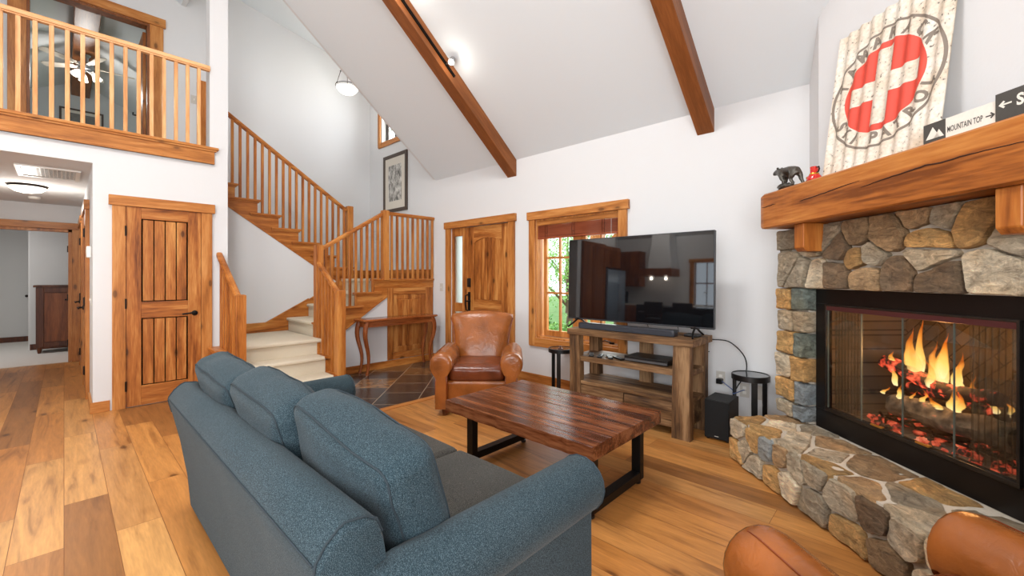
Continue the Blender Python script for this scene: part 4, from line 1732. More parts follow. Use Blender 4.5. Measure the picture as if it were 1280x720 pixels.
# drum side tables
def drum(label, x, y):
    t = thing('side_table', label, 'side table', (x, y, 0), group='small round black side tables')
    b = B()
    b.lathe([(.138, .470), (.142, .472), (.142, .512), (.138, .516), (.132, .516), (.132, .506), (.001, .506)], (x, y, 0), 40)
    b.obj('rim', M_BLACK, t, smooth=True)
    b = B()
    b.lathe([(.001, .507), (.131, .507), (.131, .512), (.001, .512)], (x, y, 0), 40)
    b.obj('glass_top', mat('smoked_mirror', rgb(120, 122, 124), .05, .9), t, smooth=True)
    for a in (168, 296, 52):
        an = math.radians(a)
        px, py = x + .132 * math.cos(an), y + .132 * math.sin(an)
        M = Matrix.Translation((px, py, 0)) @ Matrix.Rotation(an, 4, 'Z')
        b = B()
        b.box(-.006, -.022, 0, .006, .022, .49, .002, M=M)
        b.obj('leg', M_BLACK, t)
    return t
drum('small round black side table left of the media console under the window', -2.885, 3.86)
drum('small round black side table in the corner behind the subwoofer', -.97, 3.90)
b = B()
b.lathe([(.001, 0), (.03, 0), (.03, .006), (.008, .012), (.008, .022), (.02, .03), (.001, .034)], (-2.87, 3.83, .512), 16)
b.obj('ornament', WDK, label='tiny brown knob shaped ornament on the left round side table', cat='ornament', smooth=True)

# ============================================================ console table by the stairs
co = thing('console_table', 'narrow wood console table with curved legs against the stair wall', 'console table', (-5.38, 3.3, 0))
b = B()
b.box(-5.525, 2.70, .722, -5.235, 3.90, .748, .008)
b.box(-5.515, 2.72, .714, -5.25, 3.88, .722)
b.obj('top', WCONY, co)
b = B()
b.box(-5.505, 2.76, .64, -5.27, 3.84, .714, .003)
b.obj('apron', WCONY, co)
def cab_leg(x, y, sx, sy):
    pts, rs = [], []
    for k in range(15):
        v = k / 14
        o = .028 * math.sin(PI * min(1, v * 1.9)) * (v < .55) - .028 * math.sin(PI * max(0, (v - .5) / .5)) * (v > .5)
        o = .030 * math.sin(2 * PI * (v ** .9)) 
        pts.append((x + sx * o * .5, y + sy * o * 1.1, .715 - .715 * v))
        rs.append(.036 - .018 * v + (.006 if v > .93 else 0))
    b = B()
    b.tube(pts, rs, 8, square=False)
    b.obj('leg', WCON, co, smooth=True)
cab_leg(-5.285, 2.775, 1, -1)
cab_leg(-5.285, 3.83, 1, 1)
cab_leg(-5.49, 2.775, -.3, -1)
cab_leg(-5.49, 3.83, -.3, 1)
# ============================================================ fireplace (frame T45: x along, y outward)
# rebuild the chimney wall with a hole for the firebox
_o = D.objects['wall_chimney']
D.objects.remove(_o, do_unlink=True)
b = B()
z14 = 1.30
zcu = lambda u, n_: zc((n_ - u) / S2)
b.box(-2.94, NW, -.05, -2.84, NW + .12, z14)
b.box(-1.60, NW, -.05, -.80, NW + .12, z14)
b.prism([(-2.94, NW, z14), (-2.94, NW, zcu(-2.94, NW)), (-.80, NW, zcu(-.80, NW)), (-.80, NW, z14)], (0, .12, 0))
# short return to the front wall
b.prism([(-3.288, 2.454, -.05), (-2.94, NW, -.05), (-2.94, NW + .12, -.05), (-3.24, 2.56, -.05)], (0, 0, zcu(-2.94, NW) + .05))
b.prism([(-.80, NW, -.05), (-.30, NW + .2, -.05), (-.30, NW + .32, -.05), (-.80, NW + .12, -.05)], (0, 0, 5.2))
struct('wall_chimney', b, M_WALL, fr=T45)

PAL = {'g': (170, 160, 142), 'b': (160, 134, 102), 'y': (188, 152, 100), 'w': (210, 198, 176), 'd': (126, 106, 84), 't': (112, 124, 120), 's': (132, 142, 150)}
class Stones:
    def __init__(s):
        s.v, s.f, s.c = [], [], []
    def add(s, rings, col, seed, cap):
        base = len(s.v)
        n = len(rings[0])
        for r in rings:
            for p in r:
                s.v.append(tuple(p))
                k = 1 + .22 * noise.noise(V(p) * 9 + V((seed, 0, 0)))
                s.c.append(tuple(min(1, x * k) for x in col))
        for i in range(len(rings) - 1):
            for j in range(n):
                a, c = base + i * n + j, base + i * n + (j + 1) % n
                s.f.append((a, c, c + n, a + n))
        if cap is not None:
            s.v.append(tuple(cap))
            s.c.append(tuple(col))
            ci = len(s.v) - 1
            o = base + (len(rings) - 1) * n
            for j in range(n):
                s.f.append((o + j, o + (j + 1) % n, ci))
    def obj(s, name, parent, fr, mat_=None):
        me = D.meshes.new(name)
        me.from_pydata(s.v, [], s.f)
        me.update()
        bmm = bmesh.new()
        bmm.from_mesh(me)
        bmesh.ops.recalc_face_normals(bmm, faces=bmm.faces)
        bmm.to_mesh(me)
        bmm.free()
        ca = me.color_attributes.new('Col', 'FLOAT_COLOR', 'POINT')
        for i, c in enumerate(s.c):
            ca.data[i].color = (c[0], c[1], c[2], 1)
        return link_mesh(name, me, mat_ or M_STONE, parent, fr, True)

def clip(poly, px, py, nx, ny):
    out = []
    m = len(poly)
    for i in range(m):
        a, c = poly[i], poly[(i + 1) % m]
        da = (a[0] - px) * nx + (a[1] - py) * ny
        dc = (c[0] - px) * nx + (c[1] - py) * ny
        if da <= 0:
            out.append(a)
        if (da < 0 < dc) or (dc < 0 < da):
            q = da / (da - dc)
            out.append((a[0] + (c[0] - a[0]) * q, a[1] + (c[1] - a[1]) * q))
    return out

def voronoi(region, seeds, sx=1.0, sy=1.0):
    cells = []
    for i, (a, _) in enumerate(seeds):
        poly = [(x * sx, y * sy) for x, y in region]
        for j, (c, _) in enumerate(seeds):
            if i == j:
                continue
            ax, ay, cx, cy = a[0] * sx, a[1] * sy, c[0] * sx, c[1] * sy
            poly = clip(poly, (ax + cx) / 2, (ay + cy) / 2, cx - ax, cy - ay)
            if len(poly) < 3:
                break
        cells.append([(x / sx, y / sy) for x, y in poly] if len(poly) >= 3 else None)
    return cells

def stone_cell(S, poly, to3, H, code, seed, gap=.009, depth=.06, step=.022, edge=None):
    cx = sum(p[0] for p in poly) / len(poly)
    cy = sum(p[1] for p in poly) / len(poly)
    # drop very short edges
    pts = []
    m = len(poly)
    for i in range(m):
        a, c = V(poly[i]), V(poly[(i + 1) % m])
        L = (c - a).length
        k = max(1, int(L / step))
        for q in range(k):
            pts.append(a.lerp(c, q / k))
    n = len(pts)
    if n < 6:
        return
    for _ in range(1):
        pts = [(pts[i - 1] + pts[i] * 2 + pts[(i + 1) % n]) / 4 for i in range(n)]
    C = V((cx, cy))
    out = []
    for p in pts:
        d = p - C
        L = d.length
        j = noise.noise(V((p.x * 16, p.y * 16, seed))) * .007 + noise.noise(V((p.x * 40, p.y * 40, seed))) * .003
        out.append(C + d * max(.2, (L - gap + j) / L))
    hb = H * (.75 + .5 * random.random())
    tx, ty = (random.random() - .5) * .09, (random.random() - .5) * .09
    rings = []
    for s, h in ((1, -depth), (1.0, hb * .45), (.985, hb * .85), (.955, hb * .99), (.8, hb * 1.0), (.6, hb), (.4, hb), (.2, hb)):
        r = []
        for p in out:
            q = C + (p - C) * s
            hh = h
            if h > hb * .5:
                hh += .010 * noise.noise(V((q.x * 11, q.y * 11, seed))) + .005 * noise.noise(V((q.x * 30, q.y * 30, seed))) + tx * (q.x - C.x) + ty * (q.y - C.y)
            r.append(to3(q.x, q.y, hh))
        rings.append(r)
    k = PAL[code]
    kk = random.uniform(.86, 1.12)
    col = rgb(*[min(250, x * kk) for x in k])
    S.add(rings, col, seed, to3(C.x, C.y, hb))

def rock(S, x0, y0, z0, x1, y1, z1, code, seed):
    """squared corner stone"""
    c = V(((x0 + x1) / 2, (y0 + y1) / 2, (z0 + z1) / 2))
    h = V(((x1 - x0) / 2 - .005, (y1 - y0) / 2, (z1 - z0) / 2 - .005))
    bb = B()
    def sh(q):
        w = V(q) + c
        nn = noise.noise_vector(w * 10 + V((seed, 0, 0)))
        n2 = noise.noise_vector(w * 28 + V((seed, 0, 0)))
        return V(q) + nn * .012 + n2 * .005
    bb.rbox(c, h, .014, n=20, shape=sh)
    base = len(S.v)
    bb.bm.verts.ensure_lookup_table()
    for v in bb.bm.verts:
        S.v.append(tuple(v.co))
        col = rgb(*PAL[code])
        k = 1 + .25 * noise.noise(v.co * 9 + V((seed, 0, 0)))
        S.c.append(tuple(min(1, x * k) for x in col[:3]))
    for f in bb.bm.faces:
        S.f.append(tuple(base + v.index for v in f.verts))
    bb.bm.free()

fp = thing('fireplace', 'corner fieldstone fireplace with raised stone hearth and black framed glass doors', 'fireplace', (-2.22, 2.2, 0), fr=T45)
FN = 2.10
# stone face above the opening
seeds = [((-2.99, 1.60), 'g'), ((-2.80, 1.55), 'g'), ((-2.65, 1.58), 'g'), ((-2.55, 1.50), 'd'), ((-2.42, 1.56), 'b'), ((-2.22, 1.55), 'b'), ((-2.05, 1.63), 'b'), ((-1.94, 1.62), 'g'),
         ((-1.80, 1.57), 'y'), ((-2.33, 1.445), 'g'), ((-2.01, 1.50), 'y'), ((-2.02, 1.415), 'g'), ((-2.41, 1.43), 'y'), ((-2.99, 1.42), 'g'),
         ((-2.75, 1.33), 'w'), ((-2.57, 1.33), 'd'), ((-2.36, 1.32), 'b'), ((-2.17, 1.33), 'd'), ((-1.97, 1.31), 'd'), ((-1.73, 1.34), 'w'), ((-1.64, 1.50), 'g'), ((-1.50, 1.35), 'w'), ((-1.48, 1.55), 'b'), ((-2.88, 1.36), 'g')]
reg = [(-3.12, 1.235), (-1.36, 1.235), (-1.36, 1.667), (-3.12, 1.667)]
S = Stones()
for i, cell in enumerate(voronoi(reg, seeds, 1.0, 1.15)):
    if cell:
        stone_cell(S, cell, lambda u, v, h: V((u, FN + .012 - h, v)), .042, seeds[i][1], i * 3.7, depth=.07)
# corner columns
rows_ = [(.312, .425, 'g', 's'), (.425, .585, 'y', 's'), (.585, .76, 'w', 'y'), (.76, .93, 'y', 't'), (.93, 1.08, 'g', 'g'), (1.08, 1.24, 'y', 't')]
for k, (za, zb, c1, c2) in enumerate(rows_):
    m = -2.955 + .02 * math.sin(k * 2.3)
    rock(S, -3.13 + .012 * math.sin(k * 5), FN - .03, za, m, NW + .05, zb, c1, k * 5 + 1)
    rock(S, m, FN - .028, za, -2.845, FN + .12, zb, c2, k * 5 + 2)
    rock(S, -1.595, FN - .028, za, -1.46, FN + .12, zb, c2, k * 5 + 3)
    rock(S, -1.46, FN - .03, za, -1.33, NW + .05, zb, c1, k * 5 + 4)
for k, (za, zb, c1) in enumerate(((1.24, 1.45, 'g'), (1.45, 1.665, 'g'))):
    rock(S, -3.13, FN + .0, za, -3.0, NW + .05, zb, c1, k + 60)
S.obj('stone_surround', fp, T45)
b = B()
b.box(-3.10, FN + .015, 1.24, -1.38, NW + .03, 1.665)
b.box(-3.10, FN + .04, .30, -2.875, NW, 1.24)
b.box(-1.565, FN + .04, .30, -1.38, NW, 1.24)
b.obj('mortar', M_MORTAR, fp, fr=T45)

# raised hearth
S = Stones()
HZ = .312
seeds = [((-2.99, 1.79), 'y'), ((-2.97, 2.03), 'b'), ((-2.72, 1.76), 'y'), ((-2.84, 1.93), 'w'), ((-2.74, 2.08), 'g'), ((-2.50, 1.76), 'g'), ((-2.52, 2.0), 'b'), ((-2.24, 1.72), 'y'), ((-2.21, 1.98), 'b'), ((-1.98, 1.72), 'b'),
         ((-1.90, 2.06), 'y'), ((-1.74, 1.72), 'g'), ((-1.52, 1.72), 'w'), ((-1.86, 1.88), 'g'), ((-1.72, 2.03), 'g'), ((-2.62, 1.88), 'g'), ((-1.5, 1.95), 'b'), ((-2.37, 1.86), 'g')]
reg = [(-3.05, 1.695), (-1.34, 1.695), (-1.34, 2.15), (-3.05, 2.15)]
for i, cell in enumerate(voronoi(reg, seeds)):
    if cell:
        stone_cell(S, cell, lambda u, v, h: V((u, v, HZ - .02 + h)), .019, seeds[i][1], i * 2.9 + 40, depth=.05, gap=.012)
seeds = [((-2.97, .235), 'g'), ((-3.00, .08), 'y'), ((-2.88, .13), 'w'), ((-2.78, .22), 'y'), ((-2.64, .22), 's'), ((-2.76, .07), 'w'), ((-2.52, .22), 'b'), ((-2.58, .08), 'y'), ((-2.38, .22), 'g'),
         ((-2.44, .11), 'w'), ((-2.26, .26), 'g'), ((-2.24, .08), 'g'), ((-2.05, .21), 'g'), ((-2.02, .06), 'y'), ((-1.87, .23), 'd'), ((-1.72, .22), 'g'), ((-1.79, .09), 'b'), ((-1.60, .09), 'w'), ((-1.55, .23), 'w'), ((-1.42, .15), 'g')]
reg = [(-3.05, 0.003), (-1.34, 0.003), (-1.34, .30), (-3.05, .30)]
for i, cell in enumerate(voronoi(reg, seeds, 1, 1.2)):
    if cell:
        stone_cell(S, cell, lambda u, v, h: V((u, 1.705 - h, v)), .028, seeds[i][1], i * 4.1 + 90, depth=.05)
seeds = [((1.75, .22), 'g'), ((1.78, .07), 'w'), ((1.90, .24), 'b'), ((1.95, .09), 'g'), ((2.06, .20), 'y'), ((2.12, .07), 'w'), ((2.3, .22), 'g'), ((2.3, .07), 'b')]
reg = [(1.695, .003), (2.42, .003), (2.42, .30), (1.695, .30)]
for i, cell in enumerate(voronoi(reg, seeds)):
    if cell:
        stone_cell(S, cell, lambda u, v, h: V((-3.04 - h, u, v)), .02, seeds[i][1], i * 4.1 + 130, depth=.05)
S.obj('hearth_stones', fp, T45)
b = B()
b.box(-3.035, 1.712, 0, -1.36, 2.42, HZ - .012)
b.obj('hearth_mortar', M_MORTAR, fp, fr=T45)

# black steel facing and doors
fb = (-2.84, -1.60)
gl = (-2.733, -1.698)
b = B()
for q in ((fb[0], HZ - .01, fb[1], .432), (fb[0], .432, gl[0] - .008, 1.14), (gl[1] + .008, .432, fb[1], 1.14), (fb[0], 1.14, fb[1], 1.245)):
    b.box(q[0], 2.165, q[1], q[2], 2.20, q[3], .002)
b.box(fb[0], 2.162, .428, fb[1], 2.17, .434)
M_FACE = mat('black_steel_facing', rgb(26, 22, 21), .3, .4, noise_amt=.3, nscale=6)
b.obj('steel_facing', M_FACE, fp, fr=T45)
b = B()
for q in ((gl[0] - .008, .440, gl[1] + .008, .462), (gl[0] - .008, 1.128, gl[1] + .008, 1.14), (gl[0] - .008, .462, gl[0] + .004, 1.13), (gl[1] - .004, .462, gl[1] + .008, 1.13)):
    b.box(q[0], 2.148, q[1], q[2], 2.185, q[3], .002)
b.obj('door_frame', mat('door_frame_metal', rgb(66, 62, 58), .25, .8), fp, fr=T45)
b = B()
b.box(gl[0], 2.150, 1.10, gl[1], 2.16, 1.13, .002)
b.obj('top_track', mat('maroon_metal', rgb(92, 52, 52), .3, .5), fp, fr=T45)
us = [-2.729, -2.471, -2.213, -1.955, -1.702]
for i in range(4):
    b = B()
    b.box(us[i] + .001, 2.160, .463, us[i + 1] - .001, 2.166, 1.102)
    g = b.obj('glass_door', M_FGLASS, fp, fr=T45)
    b = B()
    b.box(us[i] + .0005, 2.159, .463, us[i] + .002, 2.167, 1.10)
    b.box(us[i + 1] - .002, 2.159, .463, us[i + 1] - .0005, 2.167, 1.10)
    b.obj('glass_edge', mat('glass_edge_strip', rgb(84, 92, 84), .4), g, fr=T45)
    if i in (1, 2):
        b = B()
        uu = (-2.349, -2.085)[i - 1]
        b.box(uu - .035, 2.135, .466, uu + .035, 2.147, .476, .002)
        b.box(uu + .01, 2.147, .468, uu + .03, 2.160, .474)
        b.obj('handle', mat('brass', rgb(196, 140, 62), .3, .8), g, fr=T45)
# metal mesh curtains gathered at both ends
def mesh_curtain(u0, u1):
    m, nt, p = new_mat('spark_mesh')
    N, L = nt.nodes, nt.links
    p.inputs['Base Color'].default_value = rgb(96, 84, 64)
    p.inputs['Metallic'].default_value = .7
    p.inputs['Roughness'].default_value = .5
    tr = N.new('ShaderNodeBsdfTransparent')
    mx = N.new('ShaderNodeMixShader')
    mx.inputs[0].default_value = .38
    L.new(tr.outputs[0], mx.inputs[1])
    L.new(p.outputs[0], mx.inputs[2])
    L.new(mx.outputs[0], N['Material Output'].inputs[0])
    rows = []
    for j in range(8):
        z = .465 + .64 * j / 7
        rows.append([(u0 + (u1 - u0) * k / 40, 2.20 + .012 * math.sin(k * 1.3 + .4 * math.sin(j * .7)), z) for k in range(41)])
    b = B()
    b.grid(rows)
    b.obj('spark_curtain', m, fp, fr=T45, smooth='all')
mesh_curtain(-2.72, -2.52)
mesh_curtain(-1.92, -1.71)
# firebox
m, nt, p = new_mat('firebrick')
N_, L_ = nt.nodes, nt.links
tc = N_.new('ShaderNodeTexCoord')
mp = N_.new('ShaderNodeMapping')
mp.inputs['Rotation'].default_value = (0, PI / 4, 0)
L_.new(tc.outputs['Object'], mp.inputs['Vector'])
sx = N_.new('ShaderNodeSeparateXYZ')
cx = N_.new('ShaderNodeCombineXYZ')
L_.new(mp.outputs[0], sx.inputs[0])
L_.new(sx.outputs['X'], cx.inputs['X'])
L_.new(sx.outputs['Z'], cx.inputs['Y'])
br = N_.new('ShaderNodeTexBrick')
br.inputs['Scale'].default_value = 1
br.inputs['Brick Width'].default_value = .20
br.inputs['Row Height'].default_value = .065
br.inputs['Mortar Size'].default_value = .004
br.inputs['Color1'].default_value = rgb(84, 74, 62)
br.inputs['Color2'].default_value = rgb(112, 98, 80)
br.inputs['Mortar'].default_value = rgb(60, 54, 46)
L_.new(cx.outputs[0], br.inputs['Vector'])
L_.new(br.outputs['Color'], p.inputs['Base Color'])
p.inputs['Roughness'].default_value = .9
b = B()
b.box(-2.80, 2.72, .40, -1.64, 2.76, 1.3)
b.box(-2.84, 2.19, .40, -2.76, 2.76, 1.3)
b.box(-1.68, 2.19, .40, -1.60, 2.76, 1.3)
b.box(-2.84, 2.19, 1.24, -1.60, 2.76, 1.3)
b.box(-2.84, 2.19, .36, -1.60, 2.76, .43)
b.obj('firebox', m, fp, fr=T45)
# grate
b = B()
for k in range(7):
    u = -2.50 + k * .10
    b.tube([(u, 2.30, .50), (u, 2.32, .475), (u, 2.60, .475), (u, 2.62, .52)], .008, 8)
b.tube([(-2.53, 2.34, .47), (-1.87, 2.34, .47)], .008, 8)
b.tube([(-2.53, 2.56, .47), (-1.87, 2.56, .47)], .008, 8)
for u in (-2.5, -1.9):
    for n_ in (2.34, 2.56):
        b.tube([(u, n_, .43), (u, n_, .47)], .008, 8)
b.obj('grate', M_BLKM, fp, fr=T45, smooth=True)

# logs
def ember_mat(name, glow, base=(34, 28, 24), thr=.56):
    m, nt, p = new_mat(name)
    N, L = nt.nodes, nt.links
    tc = N.new('ShaderNodeTexCoord')
    n1 = N.new('ShaderNodeTexNoise')
    n1.inputs['Scale'].default_value = 22
    n1.inputs['Detail'].default_value = 6
    L.new(tc.outputs['Object'], n1.inputs['Vector'])
    r = ramp(nt, [(thr - .06, (0, 0, 0, 1)), (thr, (.40, .025, .01, 1)), (thr + .12, (.85, .12, .05, 1)), (thr + .26, (1, .38, .2, 1))])
    L.new(n1.outputs['Fac'], r.inputs[0])
    L.new(r.outputs[0], p.inputs['Emission Color'])
    p.inputs['Emission Strength'].default_value = glow
    r2 = ramp(nt, [(.3, rgb(*[x * .5 for x in base])), (.7, rgb(*[min(255, x * 2.2) for x in base]))])
    L.new(n1.outputs['Fac'], r2.inputs[0])
    L.new(r2.outputs[0], p.inputs['Base Color'])
    p.inputs['Roughness'].default_value = .9
    return m
def log(p0, p1, r, m, label, seed):
    p0, p1 = V(p0), V(p1)
    d = (p1 - p0)
    side = d.cross(V((0, 0, 1))).normalized()
    up = side.cross(d.normalized())
    rows = []
    for i in range(25):
        v = i / 24
        c = p0.lerp(p1, v) + V((0, 0, .012 * noise.noise(V((v * 3, seed, 0)))))
        row = []
        for k in range(18):
            a = 2 * PI * k / 18
            rr = r * (1 + .22 * noise.noise(V((v * 7, math.cos(a) * 1.6, math.sin(a) * 1.6 + seed))) + .10 * noise.noise(V((v * 25, math.cos(a) * 4, math.sin(a) * 4 + seed))))
            rr *= .86 if i in (0, 24) else 1
            row.append(c + side * (math.cos(a) * rr) + up * (math.sin(a) * rr))
        rows.append(row)
    b = B()
    b.grid(rows, closed_u=True, cap=True)
    return b.obj('log', m, fr=T45, smooth=True, label=label, cat='log', group='burning logs on the grate')
ME1 = ember_mat('charred_log', 1.3, thr=.60)
ME2 = ember_mat('glowing_log', 1.8, thr=.54)
ME3 = ember_mat('dark_log', .8, base=(58, 52, 44), thr=.70)
log((-2.48, 2.37, .555), (-1.86, 2.36, .575), .062, ME3, 'dark charred log lying lowest at the front of the grate', 1)
log((-2.50, 2.52, .555), (-1.84, 2.55, .575), .062, ME3, 'dark log lying at the back of the grate', 2)
log((-2.60, 2.42, .79), (-2.02, 2.44, .645), .042, ME2, 'thin glowing log leaning up to the left in the fire', 3)
log((-2.46, 2.46, .66), (-1.96, 2.40, .73), .040, ME1, 'charred log lying across the middle of the fire', 4)
log((-2.16, 2.50, .66), (-1.76, 2.46, .66), .055, ME3, 'short dark log at the right end of the fire', 5)
# ember bed
S = Stones()
for k in range(90):
    u = random.uniform(-2.62, -1.80)
    n_ = random.uniform(2.24, 2.55)
    r = random.uniform(.010, .024)
    bb = B()
    bb.ball((u, n_, .43 + r * .6), r, (1.2, 1, .8), 6, rough=.5)
    base = len(S.v)
    for v in bb.bm.verts:
        S.v.append(tuple(v.co))
        S.c.append((.05, .04, .04))
    for f in bb.bm.faces:
        S.f.append(tuple(base + v.index for v in f.verts))
    bb.bm.free()
eo = S.obj('embers', None, T45, ember_mat('ember_bed', .9, thr=.50))
eo['label'] = 'bed of glowing red embers and ash under the burning logs'
eo['category'] = 'embers'
eo['kind'] = 'stuff'

# flames
m, nt, p = new_mat('flame')
N_, L_ = nt.nodes, nt.links
N_.remove(p)
tc = N_.new('ShaderNodeTexCoord')
sp_ = N_.new('ShaderNodeSeparateXYZ')
L_.new(tc.outputs['Generated'], sp_.inputs[0])
nz = N_.new('ShaderNodeTexNoise')
nz.inputs['Scale'].default_value = 16
nz.inputs['Detail'].default_value = 3
mpp = N_.new('ShaderNodeMapping')
mpp.inputs['Scale'].default_value = (1, 1, .35)
L_.new(tc.outputs['Object'], mpp.inputs[0])
L_.new(mpp.outputs[0], nz.inputs['Vector'])
ad = N_.new('ShaderNodeMath')
ad.operation = 'MULTIPLY_ADD'
ad.inputs[1].default_value = .45
L_.new(nz.outputs['Fac'], ad.inputs[0])
L_.new(sp_.outputs['Z'], ad.inputs[2])
r = ramp(nt, [(.2, (1, .80, .42, 1)), (.55, (1, .60, .14, 1)), (.85, (1, .34, .04, 1)), (1.0, (.8, .16, .01, 1))])
L_.new(ad.outputs[0], r.inputs[0])
em = N_.new('ShaderNodeEmission')
em.inputs[1].default_value = 1.7
L_.new(r.outputs[0], em.inputs[0])
tr = N_.new('ShaderNodeBsdfTransparent')
lw = N_.new('ShaderNodeLayerWeight')
lw.inputs[0].default_value = .45
fr_ = ramp(nt, [(.15, (1, 1, 1, 1)), (.75, (0, 0, 0, 1))])
L_.new(lw.outputs['Facing'], fr_.inputs[0])
zr_ = ramp(nt, [(.3, (1, 1, 1, 1)), (1.0, (.25, .25, .25, 1))])
L_.new(ad.outputs[0], zr_.inputs[0])
mm = N_.new('ShaderNodeMath')
mm.operation = 'MULTIPLY'
L_.new(fr_.outputs[0], mm.inputs[0])
L_.new(zr_.outputs[0], mm.inputs[1])
ms_ = N_.new('ShaderNodeMixShader')
L_.new(mm.outputs[0], ms_.inputs[0])
L_.new(tr.outputs[0], ms_.inputs[1])
L_.new(em.outputs[0], ms_.inputs[2])
L_.new(ms_.outputs[0], N_['Material Output'].inputs[0])
M_FLAME = m
def flame(u, n_, z0, h, wd, seed, lean=0):
    wd *= 1.2
    h *= 1.08
    rows = []
    for i in range(17):
        v = i / 16
        rad = wd * (math.sin(PI * min(1, (v + .06) ** .62)) ** 1.0) * (1 - v * .35) + .0008
        rad = max(.0008, rad)
        cx = u + lean * v + .022 * math.sin(v * 5 + seed) * v + .012 * noise.noise(V((v * 4, seed, 1)))
        cy = n_ + .012 * math.sin(v * 6 + seed * 2) * v
        row = []
        for k in range(14):
            a = 2 * PI * k / 14
            rr = rad * (1 + .35 * noise.noise(V((math.cos(a) * 1.3, math.sin(a) * 1.3, v * 3.5 + seed))))
            row.append((cx + rr * math.cos(a), cy + rr * .55 * math.sin(a), z0 + h * v))
        rows.append(row)
    b = B()
    b.grid(rows, closed_u=True, cap=True)
    b.obj('flame', M_FLAME, fire, fr=T45, smooth='all')
fire = thing('fire', 'bright orange and yellow flames rising from the logs', 'fire', (-2.25, 2.42, .6), fr=T45)
for a in ((-2.415, 2.42, .73, .27, .040, 1, .0), (-2.40, 2.45, .74, .33, .024, 8, .01), (-2.275, 2.44, .71, .28, .036, 2, .03), (-2.25, 2.42, .76, .24, .026, 3, .02), (-2.30, 2.40, .70, .16, .022, 12, 0),
          (-2.50, 2.40, .66, .14, .018, 4, -.01), (-2.53, 2.41, .78, .08, .020, 14, .0), (-2.155, 2.38, .61, .15, .026, 5, -.01), (-2.17, 2.44, .70, .16, .020, 15, -.02),
          (-2.05, 2.42, .64, .13, .020, 6, -.02), (-2.00, 2.42, .65, .10, .016, 7, -.03), (-2.09, 2.43, .66, .15, .014, 16, -.03),
          (-2.41, 2.34, .60, .09, .016, 9, .0), (-2.35, 2.35, .60, .07, .012, 10, .01), (-2.29, 2.35, .60, .09, .014, 11, .0), (-2.23, 2.35, .60, .06, .018, 13, .01), (-2.54, 2.36, .60, .05, .014, 17, .02), (-2.34, 2.46, .68, .12, .02, 18, 0), (-2.20, 2.34, .61, .05, .020, 19, 0), (-2.46, 2.43, .72, .20, .026, 21, .01), (-2.33, 2.46, .72, .22, .026, 22, .0), (-2.21, 2.46, .72, .18, .024, 23, .01), (-2.11, 2.36, .61, .12, .02, 24, -.01), (-1.94, 2.43, .65, .08, .016, 25, -.02)):
    flame(*a)
pl = point('fire_light', T45 @ V((-2.28, 2.40, .86)), 9, (1, .48, .16), .07)

# ============================================================ mantel
mt = thing('mantel_shelf', 'thick cracked honey brown timber mantel on two wood corbels above the fireplace', 'mantel', (-2.2, 2.2, 1.667), fr=T45)
b = B()
rows = []
for k in range(41):
    u = -3.075 + 1.72 * k / 40
    e = lambda s: .0025 * noise.noise(V((u * 7, s * 3, 0)))
    n0, n1, z0, z1 = 1.92, NW - .001, 1.667, 1.922
    c = .010
    s = .0 if 0 < k < 40 else .008
    rows.append([(u, n0 + s + e(1), z0 + c + s), (u, n0 + c + s, z0 + e(2) + s), (u, n1, z0 + s), (u, n1, z1 - s), (u, n0 + c + s, z1 - s + e(3)), (u, n0 + s + e(4), z1 - c - s)])
b.grid(rows, closed_u=True, cap=True)
b.obj('beam', WMAN, mt, fr=T45, smooth=False)
M_CRACK = mat('crack_shadow', rgb(52, 22, 8), .9)
for pts in ([(-3.05, 1.826), (-3.009, 1.824), (-2.93, 1.829), (-2.886, 1.827)], [(-2.66, 1.804), (-2.638, 1.806), (-2.54, 1.811), (-2.444, 1.817), (-2.3, 1.829), (-2.19, 1.834)], [(-2.20, 1.795), (-2.157, 1.800), (-2.056, 1.809), (-1.94, 1.816), (-1.857, 1.823), (-1.79, 1.817), (-1.701, 1.821), (-1.621, 1.820), (-1.497, 1.816), (-1.40, 1.818)]):
    b = B()
    m_ = len(pts)
    dense = []
    for i in range(m_ - 1):
        for q in range(6):
            a = V(pts[i]).lerp(V(pts[i + 1]), q / 6)
            dense.append((a.x, 1.9205, a.y + .002 * noise.noise(V((a.x * 30, 0, 0)))))
    k_ = len(dense)
    rs = [.0005 + .0034 * math.sin(PI * (i + .5) / k_) ** .6 for i in range(k_)]
    b.tube(dense, rs, 6)
    b.obj('crack', M_CRACK, mt, fr=T45)
for u in (-2.7125, -1.5725):
    b = B()
    h = .044
    z0, z1 = 1.497, 1.667
    pr_ = [(u - h, z0 + .012), (u - h, z1), (u + h, z1), (u + h, z0 + .012)]
    b.prism([(u - h, 1.952, z1), (u - h, 1.952, z0 + .014), (u - h, 1.975, z0 - .012), (u - h, 2.13, z0 - .012), (u - h, 2.13, z1)], (2 * h, 0, 0), .004)
    b.obj('corbel', WMANZ, mt, fr=T45)

# ============================================================ things on the mantel
# corrugated sign
m, nt, p = new_mat('whitewashed_tin')
N_, L_ = nt.nodes, nt.links
tc = N_.new('ShaderNodeTexCoord')
n1 = N_.new('ShaderNodeTexNoise')
n1.inputs['Scale'].default_value = 60
n1.inputs['Detail'].default_value = 5
L_.new(tc.outputs['Object'], n1.inputs['Vector'])
r1 = ramp(nt, [(.30, rgb(84, 80, 76)), (.37, rgb(216, 208, 194)), (.6, rgb(232, 226, 214)), (.8, rgb(240, 236, 228))])
L_.new(n1.outputs['Fac'], r1.inputs[0])
n2 = N_.new('ShaderNodeTexNoise')
n2.inputs['Scale'].default_value = 7
n2.inputs['Detail'].default_value = 5
L_.new(tc.outputs['Object'], n2.inputs['Vector'])
r2 = ramp(nt, [(.4, (1, 1, 1, 1)), (.7, (.84, .72, .60, 1))])
L_.new(n2.outputs['Fac'], r2.inputs[0])
mx = N_.new('ShaderNodeMix')
